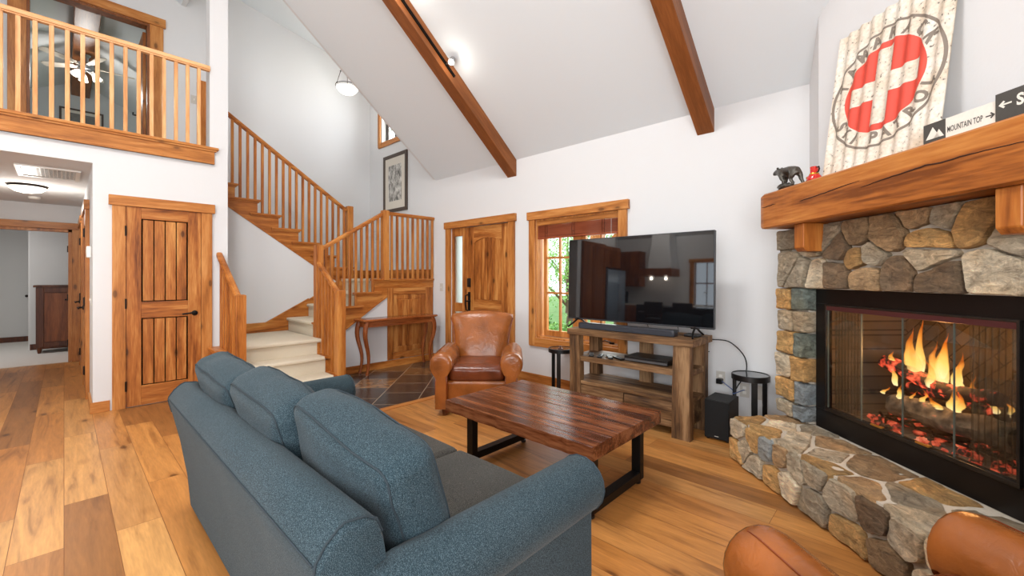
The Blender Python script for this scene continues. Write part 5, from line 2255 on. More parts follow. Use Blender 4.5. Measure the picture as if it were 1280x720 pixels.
mx.data_type = 'RGBA'
mx.blend_type = 'MULTIPLY'
mx.inputs['Factor'].default_value = 1
L_.new(r1.outputs[0], mx.inputs['A'])
L_.new(r2.outputs[0], mx.inputs['B'])
L_.new(mx.outputs['Result'], p.inputs['Base Color'])
p.inputs['Roughness'].default_value = .55
M_TIN = m
M_RED = mat('faded_red_paint', rgb(214, 74, 56), .6, noise_amt=.12, nscale=30)
M_GREYP = mat('grey_lettering', rgb(128, 116, 104), .6)
SGH, SGW = .955, .72
phi = math.atan2(.125, .95)
SG = T45 @ Matrix.Translation((-2.355, 2.115, 1.926)) @ Matrix.Rotation(-phi, 4, 'X')
RN = 8.5
corr = lambda x: -.0085 * math.cos(2 * PI * (x + SGW / 2) / SGW * RN)
sg = thing('corrugated_sign', 'whitewashed corrugated tin ski patrol sign with white cross on red disc', 'sign', (0, 0, 0), fr=SG)
b = B()
xs = [-SGW / 2 + SGW * k / 190 for k in range(191)]
b.grid([[(x, corr(x), z) for x in xs] for z in (0, SGH)])
b.grid([[(x, corr(x) + .003, z) for x in xs] for z in (0, SGH)])
b.obj('sheet', M_TIN, sg, fr=SG, smooth='all')

def drape(bmm, lift):
    """cut flat artwork into narrow strips and lay it on the corrugations"""
    n = 95
    for k in range(1, n):
        x = -SGW / 2 + SGW * k / n
        bmesh.ops.bisect_plane(bmm, geom=list(bmm.verts) + list(bmm.edges) + list(bmm.faces), plane_co=(x, 0, 0), plane_no=(1, 0, 0))
    for v in bmm.verts:
        v.co.y = corr(v.co.x) - lift

def flat_poly(pts):
    t = bmesh.new()
    t.faces.new([t.verts.new((x, 0, z)) for x, z in pts])
    return t

def sign_part(name, ts, m_, lift):
    b = B()
    for t in ts:
        drape(t, lift)
        b.add(t)
    return b.obj(name, m_, sg, fr=SG, smooth='all')
CZ = .490
RD = .256
t = flat_poly([(RD * math.cos(2 * PI * k / 72), CZ + RD * math.sin(2 * PI * k / 72)) for k in range(72)])
sign_part('red_disc', [t], M_RED, .0012)
a, l = .056, .218
sign_part('white_cross', [flat_poly([(-a, CZ - l), (a, CZ - l), (a, CZ + l), (-a, CZ + l)]), flat_poly([(-l, CZ - a), (-a - .0003, CZ - a), (-a - .0003, CZ + a), (-l, CZ + a)]), flat_poly([(a + .0003, CZ - a), (l, CZ - a), (l, CZ + a), (a + .0003, CZ + a)])], M_TIN, .0022)
ts = []
for k in range(72):
    a0, a1 = 2 * PI * k / 72, 2 * PI * (k + 1) / 72
    ro, ri = .352, .338
    ts.append(flat_poly([(ri * math.cos(a0), CZ + ri * math.sin(a0)), (ro * math.cos(a0), CZ + ro * math.sin(a0)), (ro * math.cos(a1), CZ + ro * math.sin(a1)), (ri * math.cos(a1), CZ + ri * math.sin(a1))]))
bmj = bmesh.new()
for t in ts:
    me = D.meshes.new('t')
    t.to_mesh(me)
    t.free()
    bmj.from_mesh(me)
    D.meshes.remove(me)
sign_part('ring', [bmj], M_GREYP, .0012)

def text_mesh(s, size, bold=0):
    c = D.curves.new('lettering', 'FONT')
    c.body = s
    c.size = size
    c.offset = bold
    c.align_x = 'CENTER'
    c.resolution_u = 3
    o = D.objects.new('lettering', c)
    me = D.meshes.new_from_object(o)
    D.objects.remove(o)
    D.curves.remove(c)
    return me

def arc_text(name, s, radius, start, end, top=True, size=.088, wide=.85):
    n = len(s)
    allb = bmesh.new()
    for i, ch in enumerate(s):
        if ch == ' ':
            continue
        an = math.radians(start + (end - start) * i / (n - 1))
        me = text_mesh(ch, size, .004)
        rot = an - PI / 2 if top else an + PI / 2
        for v in me.vertices:
            x, z = v.co.x * wide, v.co.y - size * .33
            v.co = V((x * math.cos(rot) - z * math.sin(rot) + radius * math.cos(an), 0, x * math.sin(rot) + z * math.cos(rot) + radius * math.sin(an) + CZ))
        allb.from_mesh(me)
        D.meshes.remove(me)
    return sign_part(name, [allb], M_GREYP, .0018)
arc_text('lettering', 'TAMARACK', .297, 160, 28, True)
arc_text('lettering', 'SKI PATROL', .297, 210, 340, False)

# small arrow signs
def plain_text(b, s, size, x, z, y, bold=.0, wide=1):
    me = text_mesh(s, size, bold)
    for v in me.vertices:
        v.co = V((v.co.x * wide + x, y, v.co.y + z))
    b.bm.from_mesh(me)
    D.meshes.remove(me)

M_DKS = mat('charcoal_sign_paint', rgb(72, 70, 66), .7, noise_amt=.15, nscale=60)
M_WHS = mat('cream_sign_paint', rgb(232, 228, 218), .7, noise_amt=.06, nscale=60)
def sgn_frame(u0, u1, n_, z0):
    return T45 @ Matrix.Translation(((u0 + u1) / 2, n_, z0))
# top: mountain icon block and MOUNTAIN TOP, one board
u0, u1 = -1.976, -1.676
FRM = sgn_frame(u0, u1, 2.035, 1.923)
w_ = (u1 - u0)
ws = thing('arrow_sign', 'small cream and charcoal sign reading MOUNTAIN TOP with a right arrow', 'sign', (0, 0, 0), fr=FRM, group='little trail signs on the mantel')
HS = .120
b = B()
b.box(-w_ / 2, 0, 0, w_ / 2, .018, HS, .001)
b.obj('board', M_WHS, ws, fr=FRM)
b = B()
ux = -w_ / 2 + .100
b.box(-w_ / 2, -.0012, 0, ux, .0, HS)
b.obj('dark_block', M_DKS, ws, fr=FRM)
b = B()
m0 = -w_ / 2
for q in ([(m0 + .012, .046), (m0 + .044, .100), (m0 + .076, .046)], [(m0 + .048, .046), (m0 + .072, .082), (m0 + .094, .046)]):
    b.prism([(q[0][0], -.0022, q[0][1]), (q[1][0], -.0022, q[1][1]), (q[2][0], -.0022, q[2][1])], (0, .001, 0))
b.obj('mountain_icon', M_WHS, ws, fr=FRM)
b = B()
plain_text(b, 'MOUNTAIN TOP', .036, ux + .078, .054, -.0008, .0006, .52)
b.obj('lettering', M_DKS, ws, fr=FRM)
b = B()
ax_ = w_ / 2 - .040
b.box(ax_, -.0012, .064, ax_ + .028, 0, .069)
for s in (-1, 1):
    b.prism([(ax_ + .034, -.0012, .0665), (ax_ + .020, -.0012, .0665 + s * .013), (ax_ + .016, -.0012, .0665 + s * .009), (ax_ + .026, -.0012, .0665)], (0, .001, 0))
b.obj('arrow', M_DKS, ws, fr=FRM)
u0, u1 = -1.674, -1.39
FRM = sgn_frame(u0, u1, 2.025, 1.923)
w_ = u1 - u0
ws = thing('arrow_sign', 'charcoal sign with white left arrow and letters SK, cut by the right edge', 'sign', (0, 0, 0), fr=FRM, group='little trail signs on the mantel')
b = B()
b.box(-w_ / 2, 0, 0, w_ / 2, .02, .140, .001)
b.obj('board', M_DKS, ws, fr=FRM)
b = B()
plain_text(b, 'SKI', .062, -w_ / 2 + .108, .070, -.0008, .0022, .85)
b.obj('lettering', M_WHS, ws, fr=FRM)
b = B()
ax_ = -w_ / 2 + .012
b.box(ax_ + .008, -.0012, .087, ax_ + .044, 0, .093)
for s in (-1, 1):
    b.prism([(ax_, -.0012, .090), (ax_ + .017, -.0012, .090 + s * .015), (ax_ + .022, -.0012, .090 + s * .010), (ax_ + .012, -.0012, .090)], (0, .001, 0))
b.obj('arrow', M_WHS, ws, fr=FRM)

# bear figurine
def skin_obj(name, verts, edges, radii, m_, parent, fr, sub=2):
    me = D.meshes.new(name)
    me.from_pydata(verts, edges, [])
    o = D.objects.new(name, me)
    COL.objects.link(o)
    md = o.modifiers.new('skin', 'SKIN')
    md.use_smooth_shade = True
    for i, r in enumerate(radii):
        o.data.skin_vertices[0].data[i].radius = (r, r) if not isinstance(r, tuple) else r
    o.data.skin_vertices[0].data[0].use_root = True
    s = o.modifiers.new('sub', 'SUBSURF')
    s.levels = s.render_levels = sub
    dg = bpy.context.evaluated_depsgraph_get()
    me2 = D.meshes.new_from_object(o.evaluated_get(dg))
    D.objects.remove(o)
    D.meshes.remove(me)
    for v in me2.vertices:
        v.co += V(v.normal) * .0018 * noise.noise(v.co * 160)
    me2.name = name
    return link_mesh(name, me2, m_, parent, fr, 'all')
BF = T45 @ Matrix.Translation((-2.91, 2.02, 1.926))
BS = Matrix.Diagonal((1.5, 1.3, 1.32, 1))
M_PEW = mat('pewter', rgb(92, 88, 82), .38, .75, noise_amt=.5, nscale=90, bump=.5)
be = thing('bear_figurine', 'dark pewter walking bear figurine at the left end of the mantel', 'figurine', (0, 0, 0), fr=BF)
vv = [(.045, 0, .098), (.015, 0, .108), (-.02, 0, .106), (-.038, 0, .100), (-.064, 0, .118), (-.086, 0, .117), (-.106, 0, .108),
      (.058, .016, .075), (.066, .016, .045), (.082, .016, .018), (.078, .016, .010),
      (.050, -.018, .072), (.038, -.018, .048), (.055, -.018, .024), (.048, -.018, .016),
      (-.030, .016, .075), (-.040, .016, .052), (-.036, .016, .038),
      (-.026, -.018, .072), (-.010, -.018, .050), (-.016, -.018, .034),
      (.064, 0, .10)]
ee = [(0, 1), (1, 2), (2, 3), (3, 4), (4, 5), (5, 6), (0, 7), (7, 8), (8, 9), (9, 10), (0, 11), (11, 12), (12, 13), (13, 14), (3, 15), (15, 16), (16, 17), (3, 18), (18, 19), (19, 20), (0, 21)]
rr = [.023, .022, .021, .021, .018, .016, .009, .014, .009, .007, .007, .014, .009, .007, .007, .012, .008, .007, .012, .008, .007, .009]
skin_obj('bear', vv, ee, rr, M_PEW, be, BF @ BS)
b = B()
for s in (-1, 1):
    b.ball((-.060, s * .012, .133), .006, n=8)
b.obj('ears', M_PEW, be, fr=BF @ BS, smooth='all')
b = B()
b.ball((-.012, 0, .018), .022, (2.4, 1.3, .85), 12, rough=.7)
b.ball((.062, 0, .008), .012, (2.2, 1.6, .7), 10, rough=.7)
b.ball((-.035, .008, .030), .014, (1.2, 1.0, .9), 10, rough=.7)
b.obj('rock_base', M_PEW, be, fr=BF @ BS, smooth='all')
# little red mug figure
GF = T45 @ Matrix.Translation((-2.665, 2.02, 1.924))
GS = GF @ Matrix.Scale(1.3, 4)
M_RG = mat('red_glaze', rgb(196, 36, 24), .15, coat=.5)
gf = thing('red_figurine', 'tiny glossy red and gold jug shaped figurine beside the bear', 'figurine', (0, 0, 0), fr=GF)
b = B()
b.lathe([(.001, 0), (.024, .002), (.032, .014), (.030, .030), (.020, .042), (.017, .050), (.018, .078), (.016, .080), (.001, .078)], n=20)
b.obj('body', M_RG, gf, fr=GS, smooth=True)
b = B()
b.tube([(.017, 0, .074), (.030, 0, .074), (.034, 0, .062), (.028, 0, .050), (.018, 0, .048)], .0035, 8)
b.obj('handle', M_BLACK, gf, fr=GS, smooth=True)
b = B()
b.lathe([(.021, .036), (.0215, .042), (.019, .048), (.0185, .045)], n=20, cap=False)
b.ball((-.030, -.010, .010), .012, (1, 1, .9), 8)
b.ball((-.018, -.020, .028), .007, (1, 1, 1), 8)
b.obj('gold_trim', mat('gold_glaze', rgb(206, 150, 50), .25, .6), gf, fr=GS, smooth=True)
# ============================================================ picture, lamps, wall fittings
M_FRM = mat('dark_frame', rgb(72, 58, 48), .45)
m, nt, p = new_mat('birch_print')
N_, L_ = nt.nodes, nt.links
tc = N_.new('ShaderNodeTexCoord')
mp = N_.new('ShaderNodeMapping')
mp.inputs['Scale'].default_value = (16, 1, 4.2)
L_.new(tc.outputs['Object'], mp.inputs[0])
n1 = N_.new('ShaderNodeTexNoise')
n1.inputs['Scale'].default_value = 1.6
n1.inputs['Detail'].default_value = 7
n1.inputs['Roughness'].default_value = .7
L_.new(mp.outputs[0], n1.inputs['Vector'])
r = ramp(nt, [(.38, rgb(52, 50, 48)), (.48, rgb(140, 138, 132)), (.56, rgb(214, 212, 206))])
L_.new(n1.outputs['Fac'], r.inputs[0])
L_.new(r.outputs[0], p.inputs['Base Color'])
M_BIRCH = m
pf = thing('framed_picture', 'tall dark framed black and white birch forest print on the stairwell wall', 'picture', (-6.68, YA - .02, 2.475))
def picture(t, fr, x0, x1, z0, z1, fw, mw, art, y=-.03):
    b = B()
    for q in ((x0, z0, x1, z0 + fw), (x0, z1 - fw, x1, z1), (x0, z0 + fw, x0 + fw, z1 - fw), (x1 - fw, z0 + fw, x1, z1 - fw)):
        b.box(q[0], y, q[1], q[2], 0, q[3], .003)
    b.obj('frame', M_FRM, t, fr=fr)
    b = B()
    b.box(x0 + fw, y + .012, z0 + fw, x1 - fw, y + .016, z1 - fw)
    b.obj('mat_board', mat('mat_board', rgb(214, 208, 196), .9), t, fr=fr)
    b = B()
    b.box(x0 + fw + mw, y + .010, z0 + fw + mw * 1.2, x1 - fw - mw, y + .013, z1 - fw - mw * 1.2)
    b.obj('print', art, t, fr=fr)
picture(pf, FA, -7.07, -6.295, 2.475, 3.51, .06, .115, M_BIRCH)

# pendant lamp in the stairwell
PX, PY = -6.58, 3.12
pd = thing('pendant_lamp', 'lit glass bowl pendant lamp on metal rods hanging in the stairwell', 'lamp', (PX, PY, 4.15))
b = B()
b.lathe([(.002, -.105), (.05, -.10), (.10, -.08), (.14, -.045), (.162, -.01), (.165, 0)], (PX, PY, 4.345), 32, cap=False)
b.lathe([(.002, -.10), (.095, -.075), (.135, -.042), (.158, -.01), (.160, 0)], (PX, PY, 4.345), 32, cap=False)
b.obj('glass_bowl', M_BULB, pd, smooth='all')
b = B()
b.tube([(PX + .175 * math.cos(2 * PI * k / 32), PY + .175 * math.sin(2 * PI * k / 32), 4.375) for k in range(32)], .006, 8, closed=True)
b.obj('ring', M_BRONZE, pd, smooth=True)
for k in range(3):
    a = 2 * PI * k / 3 + .6
    b = B()
    q = V((PX + .175 * math.cos(a), PY + .175 * math.sin(a), 4.375))
    top = V((PX, PY, 4.95))
    b.tube([q, q.lerp(top, .98)], .005, 8)
    b.ball(q.lerp(top, .35), .011, n=8)
    b.ball(q, .012, n=8)
    b.obj('rod', M_BRONZE, pd, smooth=True)
zt_ = 5.12 + .66 * (YA + .16 - PY) / 3.07
b = B()
b.tube([(PX, PY, 4.93), (PX, PY, zt_ - .02)], .007, 8)
b.lathe([(.06, -.03), (.065, 0)], (PX, PY, zt_), 20)
b.obj('stem', M_BRONZE, pd, smooth=True)
point('pendant_light', (PX, PY, 4.46), 18, (1, .96, .9), .1)

# track light on the beam
tl = thing('track_light', 'black track with a small lit spotlight on the side of the left beam', 'light', (-3.745, 2.7, 3.85))
ang = math.atan(-SL)
def onbeam(y, d=.12):
    return V((-3.752, y, zc(y) - d))
b = B()
p0, p1 = onbeam(3.02), onbeam(1.55)
dd = (p1 - p0).normalized()
nn = V((0, dd.z, -dd.y))
for (o0, o1) in ((-.012, -.005), (.005, .012)):
    b.prism([p0 + nn * o0, p0 + nn * o1, p1 + nn * o1, p1 + nn * o0], (.020, 0, 0))
b.prism([p0 + nn * -.012, p0 + nn * .012, p1 + nn * .012, p1 + nn * -.012], (.008, 0, 0))
b.obj('track', M_BLKM, tl)
for y in (2.90, 2.30, 1.75):
    c = onbeam(y)
    q = c + V((.11, 0, .0))
    aim = (V((.25, -.55, -.8))).normalized()
    Mx = Matrix.Translation(q) @ aim.to_track_quat('Z', 'Y').to_matrix().to_4x4()
    b = B()
    b.tube([c + V((.018, 0, 0)), q + V((-.01, 0, .01))], .007, 8)
    b.lathe([(.020, -.06), (.032, -.04), (.036, .03), (.034, .03), (.03, -.02)], M=Mx, n=20)
    h = b.obj('spot_head', M_STEEL, tl, smooth=True)
    b = B()
    b.lathe([(.001, .034), (.02, .033), (.031, .026)], M=Mx, n=20, cap=True)
    b.obj('bulb', M_BULB2, h, smooth=True)
    point('spot_light', q + aim * .09, 2.0, (1, .93, .82), .035)

# hall ceiling lamp, vent, smoke detector
hl = thing('ceiling_lamp', 'lit flush glass dome lamp on the hall ceiling', 'lamp', (-7.72, -.30, 2.34))
b = B()
b.lathe([(.165, 2.42), (.168, 2.405), (.155, 2.395), (.150, 2.42)], (-7.72, -.30, 0), 32)
b.obj('rim', M_BRONZE, hl, smooth=True)
b = B()
b.lathe([(.155, 2.40), (.15, 2.375), (.11, 2.345), (.05, 2.33), (.001, 2.327)], (-7.72, -.30, 0), 32, cap=False)
b.obj('glass_dome', M_BULB, hl, smooth='all')
point('hall_light', (-7.72, -.30, 2.16), 16, (1, .94, .86), .08)
vt = thing('ceiling_vent', 'white slatted air vent on the hall ceiling near its edge', 'vent', (-6.62, -.11, 2.405))
b = B()
for q in ((-6.94, -.335, -6.91, .12), (-6.33, -.335, -6.30, .12), (-6.91, -.335, -6.33, -.30), (-6.91, .085, -6.33, .12)):
    b.box(q[0], q[1], 2.405, q[2], q[3], 2.42)
b.obj('frame', M_WHITE, vt)
b = B()
b.box(-6.91, -.30, 2.416, -6.33, .085, 2.419)
b.obj('backing', M_BLACK, vt)
b = B()
for k in range(22):
    x = -6.90 + k * .0265
    b.box(x, -.30, 2.4145, x + .006, .085, 2.4165)
for k in range(13):
    y = -.295 + k * .0305
    b.box(-6.91, y, 2.414, -6.33, y + .007, 2.4155)
b.obj('grille', M_WHITE, vt)
b = B()
b.lathe([(.001, 2.385), (.05, 2.388), (.06, 2.40), (.062, 2.42)], (-8.77, -.28, 0), 24, cap=False)
b.obj('smoke_detector', M_WHITE, label='round white smoke detector on the hall ceiling behind the dome lamp', cat='smoke detector', smooth=True)

def plate(name, fr, u, z, wd, ht, label, cat, kind_='blank', group=None):
    t = thing(name, label, cat, (u, 0, z - ht / 2), fr=fr, group=group)
    b = B()
    b.box(u - wd / 2, -.006, z - ht / 2, u + wd / 2, 0, z + ht / 2, .002)
    b.obj('cover', M_PLATE, t, fr=fr)
    if kind_ == 'outlet':
        for dz in (-.02, .02):
            b = B()
            b.box(u - .014, -.009, z + dz - .013, u + .014, -.005, z + dz + .013, .002)
            b.obj('socket', M_WHITE, t, fr=fr)
    elif kind_ == 'switch':
        b = B()
        b.box(u - .006, -.016, z - .012, u + .006, -.005, z + .012, .002)
        b.obj('toggle', M_WHITE, t, fr=fr)
    return t
plate('light_switch', FA, -5.352, 1.157, .075, .12, 'beige switch plate on the wall left of the front door', 'switch', 'switch')
plate('wall_outlet', FA, -1.25, .41, .075, .12, 'outlet plate with plugged cords just right of the media console', 'outlet', 'outlet')
plate('wall_outlet', FA, -1.055, .335, .075, .12, 'outlet plate with a blue cable above the subwoofer', 'outlet', 'outlet')
plate('cover_plate', FA, -.925, .335, .085, .12, 'blank grey cover plate on the wall right of the corner side table', 'wall plate')
plate('light_switch', FLD, 1.30, 3.90, .075, .12, 'small switch plate upstairs behind the right end of the loft railing', 'switch', 'switch')
plate('light_switch', FR_, -5.97, 1.09, .075, .12, 'switch plate on the hall side wall below the thermostat', 'switch', 'switch')
th = thing('thermostat', 'white box thermostat on the hall side wall at eye height', 'thermostat', (-6.1, .19, 1.51))
b = B()
b.box(-6.17, .155, 1.515, -6.05, .19, 1.63, .006)
b.obj('housing', M_WHITE, th)
b = B()
b.box(-6.14, .152, 1.56, -6.08, .156, 1.60)
b.obj('display', M_PLATE, th)

def cable(pts, r, m_, label, group=None):
    # smooth with Catmull-Rom
    P = [V(p) for p in pts]
    P = [P[0]] + P + [P[-1]]
    out = []
    for i in range(1, len(P) - 2):
        for q in range(8):
            t_ = q / 8
            a, b_, c, d_ = P[i - 1], P[i], P[i + 1], P[i + 2]
            out.append(.5 * ((2 * b_) + (-a + c) * t_ + (2 * a - 5 * b_ + 4 * c - d_) * t_ ** 2 + (-a + 3 * b_ - 3 * c + d_) * t_ ** 3))
    out.append(P[-2])
    b = B()
    b.tube(out, r, 8)
    return b.obj('cable', m_, label=label, cat='cable', group=group, smooth=True)
M_CBL = mat('black_cable', rgb(26, 26, 28), .5)
cable([(-1.262, 3.87, .775), (-1.14, 3.93, .76), (-1.04, 3.99, .64), (-1.03, 4.0, .50), (-1.10, 3.99, .36), (-1.16, 3.95, .18), (-1.19, 3.90, .05)], .005, M_CBL, 'black cable arching from the console top down to behind the subwoofer')
cable([(-1.25, 4.045, .40), (-1.20, 4.0, .38), (-1.13, 3.98, .34), (-1.10, 3.90, .33), (-1.06, 4.02, .34), (-1.055, 4.05, .335)], .004, mat('blue_cable', rgb(90, 110, 160), .5), 'thin blue white cable running between the two outlets above the subwoofer')
cable([(-1.92, 3.99, .90), (-1.90, 4.0, .76), (-1.86, 4.0, .62), (-1.95, 4.0, .50), (-1.93, 4.0, .25), (-1.90, 4.0, .06)], .0035, M_CBL, 'black cable hanging behind the left bays of the media console')
cable([(-1.62, 3.99, .90), (-1.60, 4.0, .76), (-1.58, 3.99, .60), (-1.62, 4.0, .45), (-1.56, 4.0, .25), (-1.55, 4.0, .05)], .0035, M_CBL, 'black cable hanging behind the right bay of the media console')
cable([(-1.30, 3.92, .66), (-1.42, 3.92, .62), (-1.52, 3.88, .585), (-1.56, 3.76, .58)], .004, M_CBL, 'black cord running from the disc player towards the right post')
cable([(-1.48, 4.0, .44), (-1.49, 4.0, .30), (-1.46, 4.0, .12)], .0035, M_CBL, 'short black cord dropping to the floor behind the console drawers')
cable([(-3.0 + .21, 4.04, .45), (-2.79, 4.03, .40), (-2.77, 4.0, .25), (-2.74, 3.99, .08)], .004, M_CBL, 'black cord with plug hanging right of the left round side table')
b = B()
b.box(-2.805, 4.02, .44, -2.775, 4.06, .48, .004)
b.obj('plug', M_BLACK, label='black plug in the wall beside the left round side table', cat='plug')
b = B()
b.box(-1.275, 4.005, .365, -1.225, 4.054, .41, .006)
b.obj('plug', M_BLACK, label='black power adapter in the outlet right of the media console', cat='plug')

# ============================================================ far bedroom cabinet
cb = thing('cabinet', 'dark wood cabinet with a paneled door in the room down the hall', 'cabinet', (-11.0, .1, 0))
X0_, X1_, YY0, YY1 = -11.25, -10.80, -.33, .60
b = B()
b.box(X0_, YY0, .11, X1_ - .02, YY1, 1.14, .004)
b.obj('body', WDK, cb)
b = B()
b.box(X0_ - .02, YY0 - .03, 1.14, X1_ + .02, YY1 + .03, 1.175, .005)
b.obj('top', WDK, cb)
b = B()
for q in ((YY0, .11, YY0 + .09, 1.139), (YY1 - .09, .11, YY1, 1.139), (YY0 + .09, .11, YY1 - .09, .19), (YY0 + .09, 1.05, YY1 - .09, 1.139)):
    b.box(X1_ - .02, q[0], q[1], X1_, q[2], q[3], .003)
b.obj('face_frame', WDK, cb)
b = B()
b.box(X1_ - .03, YY0 + .10, .20, X1_ - .012, YY1 - .10, 1.04, .003)
dr = b.obj('door', WCAB, cb)
b = B()
b.ball((X1_, .02, .92), .014, n=10)
b.obj('knob', M_BRONZE, dr, smooth=True)
for x in (X0_ + .04, X1_ - .05):
    for y in (YY0 + .04, YY1 - .04):
        b = B()
        b.lathe([(.018, 0), (.03, .07), (.036, .11)], (x, y, 0), 10)
        b.obj('leg', WDK, cb, smooth=True)
area('bedroom_light', (-10.6, -1.4, 2.38), (-11.0, -.6, 0), 1.0, 1.0, 42, (.97, .98, 1))

# ============================================================ upstairs bedroom
fx, fy = -10.5, .26
cf = thing('ceiling_fan', 'ceiling fan with three lit glass shades in the upstairs bedroom', 'fan', (fx, fy, 4.75))
b = B()
b.lathe([(.001, 4.93), (.09, 4.94), (.11, 4.98), (.10, 5.04), (.04, 5.07), (.035, 5.14), (.07, 5.19)], (fx, fy, 0), 24)
b.obj('motor', M_STEEL, cf, smooth=True)
for k in range(5):
    a = 2 * PI * k / 5 + .3
    M_ = Matrix.Translation((fx, fy, 4.99)) @ Matrix.Rotation(a, 4, 'Z') @ Matrix.Rotation(math.radians(12), 4, 'X')
    b = B()
    b.prism([(.16, -.05, 0), (.60, -.07, 0), (.64, -.04, 0), (.64, .04, 0), (.60, .07, 0), (.16, .05, 0)], (0, 0, .008), M=M_)
    b.box(.08, -.015, .0, .2, .015, .006, M=M_)
    b.obj('blade', mat('fan_blade', rgb(196, 186, 172), .5) if k == 0 else D.materials['fan_blade'], cf)
for k in range(3):
    a = 2 * PI * k / 3 + 1.2
    c = V((fx + .12 * math.cos(a), fy + .12 * math.sin(a), 4.86))
    aim = V((math.cos(a) * .6, math.sin(a) * .6, -1)).normalized()
    Mx = Matrix.Translation(c) @ aim.to_track_quat('Z', 'Y').to_matrix().to_4x4()
    b = B()
    b.lathe([(.02, -.03), (.04, 0), (.055, .05), (.065, .09), (.06, .09), (.001, .07)], M=Mx, n=18)
    b.obj('glass_shade', M_BULB, cf, smooth=True)
    b = B()
    b.tube([(fx, fy, 4.93), c], .012, 8)
    b.obj('lamp_arm', M_STEEL, cf)
point('fan_light', (fx, fy, 4.66), 24, (1, .97, .92), .1)
F2 = Matrix(((0, -1, 0, -12.99), (1, 0, 0, 0), (0, 0, 1, 0), (0, 0, 0, 1)))
p2 = thing('framed_picture', 'wide dark framed picture on the upstairs bedroom wall behind the railing', 'picture', (.26, 0, 4.4), fr=F2)
picture(p2, F2, -.07, .60, 4.45, 4.90, .035, .05, mat('grey_print', rgb(120, 118, 114), .8, noise_amt=.4, nscale=14))
# ============================================================ kitchen behind the camera (seen in the television)
def cabinet(name, label, x0, y0, z0, x1, y1, z1, doors, face, group):
    """face: '+x' or '+y' ; doors: list of (a0,a1,z0,z1) on the face"""
    t = thing(name, label, 'cabinet', ((x0 + x1) / 2, (y0 + y1) / 2, z0), group=group)
    b = B()
    b.box(x0, y0, z0, x1, y1, z1, .003)
    b.obj('body', WCAB, t)
    for (a0, a1, c0, c1) in doors:
        b = B()
        th_ = .02
        for q in ((a0, c0, a0 + .06, c1), (a1 - .06, c0, a1, c1), (a0 + .06, c0, a1 - .06, c0 + .07), (a0 + .06, c1 - .07, a1 - .06, c1), (a0 + .06, c0 + .07, a1 - .06, c1 - .07)):
            dth = th_ if q[0] in (a0, a1 - .06) or q[1] in (c0, c1 - .07) and q[3] - q[1] < .1 else .008
            if face == '+x':
                b.box(x1, q[0], q[1], x1 + dth, q[2], q[3])
            else:
                b.box(q[0], y1, q[1], q[2], y1 + dth, q[3])
        b.obj('door', WCAB, t)
    return t
cabinet('pantry_cabinet', 'tall dark wood pantry cabinet seen at the left of the television reflection', -6.295, -2.32, 0, -5.72, -1.27, 2.42, [(-2.30, -1.80, .1, 2.38), (-1.78, -1.29, .1, 2.38)], '+x', 'kitchen cabinets')
cabinet('wall_cabinet', 'dark wood wall cabinet above the refrigerator in the television reflection', -6.295, -3.30, 1.85, -5.85, -2.33, 2.42, [(-3.29, -2.83, 1.87, 2.38), (-2.81, -2.35, 1.87, 2.38)], '+x', 'kitchen cabinets')
cabinet('wall_cabinet', 'dark wood corner wall cabinet left of the range hood in the television reflection', -6.295, -3.895, 1.38, -5.40, -3.55, 2.35, [(-5.95, -5.68, 1.40, 2.33), (-5.66, -5.42, 1.40, 2.33)], '+y', 'kitchen cabinets')
cabinet('base_cabinet', 'dark base cabinet left of the range in the television reflection', -6.295, -3.895, 0, -5.35, -3.30, .87, [(-5.95, -5.66, .12, .85), (-5.64, -5.37, .12, .85)], '+y', 'kitchen cabinets')
cabinet('base_cabinet', 'dark base cabinet under the kitchen window in the television reflection', -4.45, -3.895, 0, -2.6, -3.30, .87, [(-4.43, -3.9, .12, .85), (-3.88, -3.3, .12, .85), (-3.28, -2.62, .12, .85)], '+y', 'kitchen cabinets')
for (x0, x1, lb) in ((-6.29, -5.35, 'pale kitchen worktop left of the range'), (-4.45, -2.6, 'pale kitchen worktop under the kitchen window')):
    b = B()
    b.box(x0, -3.893, .87, x1, -3.30, .91, .004)
    b.obj('worktop', mat('pale_stone_top', rgb(206, 200, 190), .2), label=lb + ', seen in the television', cat='worktop')
fg = thing('refrigerator', 'steel side by side refrigerator reflected in the television', 'refrigerator', (-5.9, -2.8, 0))
M_FR = mat('brushed_steel', rgb(150, 168, 186), .3, .35)
b = B()
b.box(-6.29, -3.28, .02, -5.72, -2.35, 1.80, .006)
b.obj('body', M_BLACK, fg)
for (a, c) in ((-3.27, -2.90), (-2.89, -2.36)):
    b = B()
    b.box(-5.72, a, .10, -5.66, c, 1.79, .008)
    dd_ = b.obj('door', M_FR, fg)
    b = B()
    yy = -2.93 if c < -2.6 else -2.86
    b.tube([(-5.66, yy, .7), (-5.62, yy, .72), (-5.62, yy, 1.4), (-5.66, yy, 1.42)], .01, 8)
    b.obj('handle', M_STEEL, dd_)
rg = thing('range', 'black kitchen range below the hood, seen in the television', 'range', (-4.9, -3.6, 0))
b = B()
b.box(-5.34, -3.89, 0, -4.46, -3.28, .90, .006)
b.obj('body', M_BLACK, rg)
b = B()
b.tube([(-5.25, -3.25, .72), (-4.55, -3.25, .72)], .012, 8)
b.obj('handle', M_STEEL, rg)
hd = thing('range_hood', 'white tapered range hood with a wood band, reflected in the television', 'range hood', (-4.88, -3.7, 1.65))
b = B()
b.prism([(-5.04 - .02, -3.42, 1.86), (-4.46, -3.42, 1.86), (-4.46, -3.89, 1.86), (-5.06, -3.89, 1.86)], (0, 0, .01))
rws = []
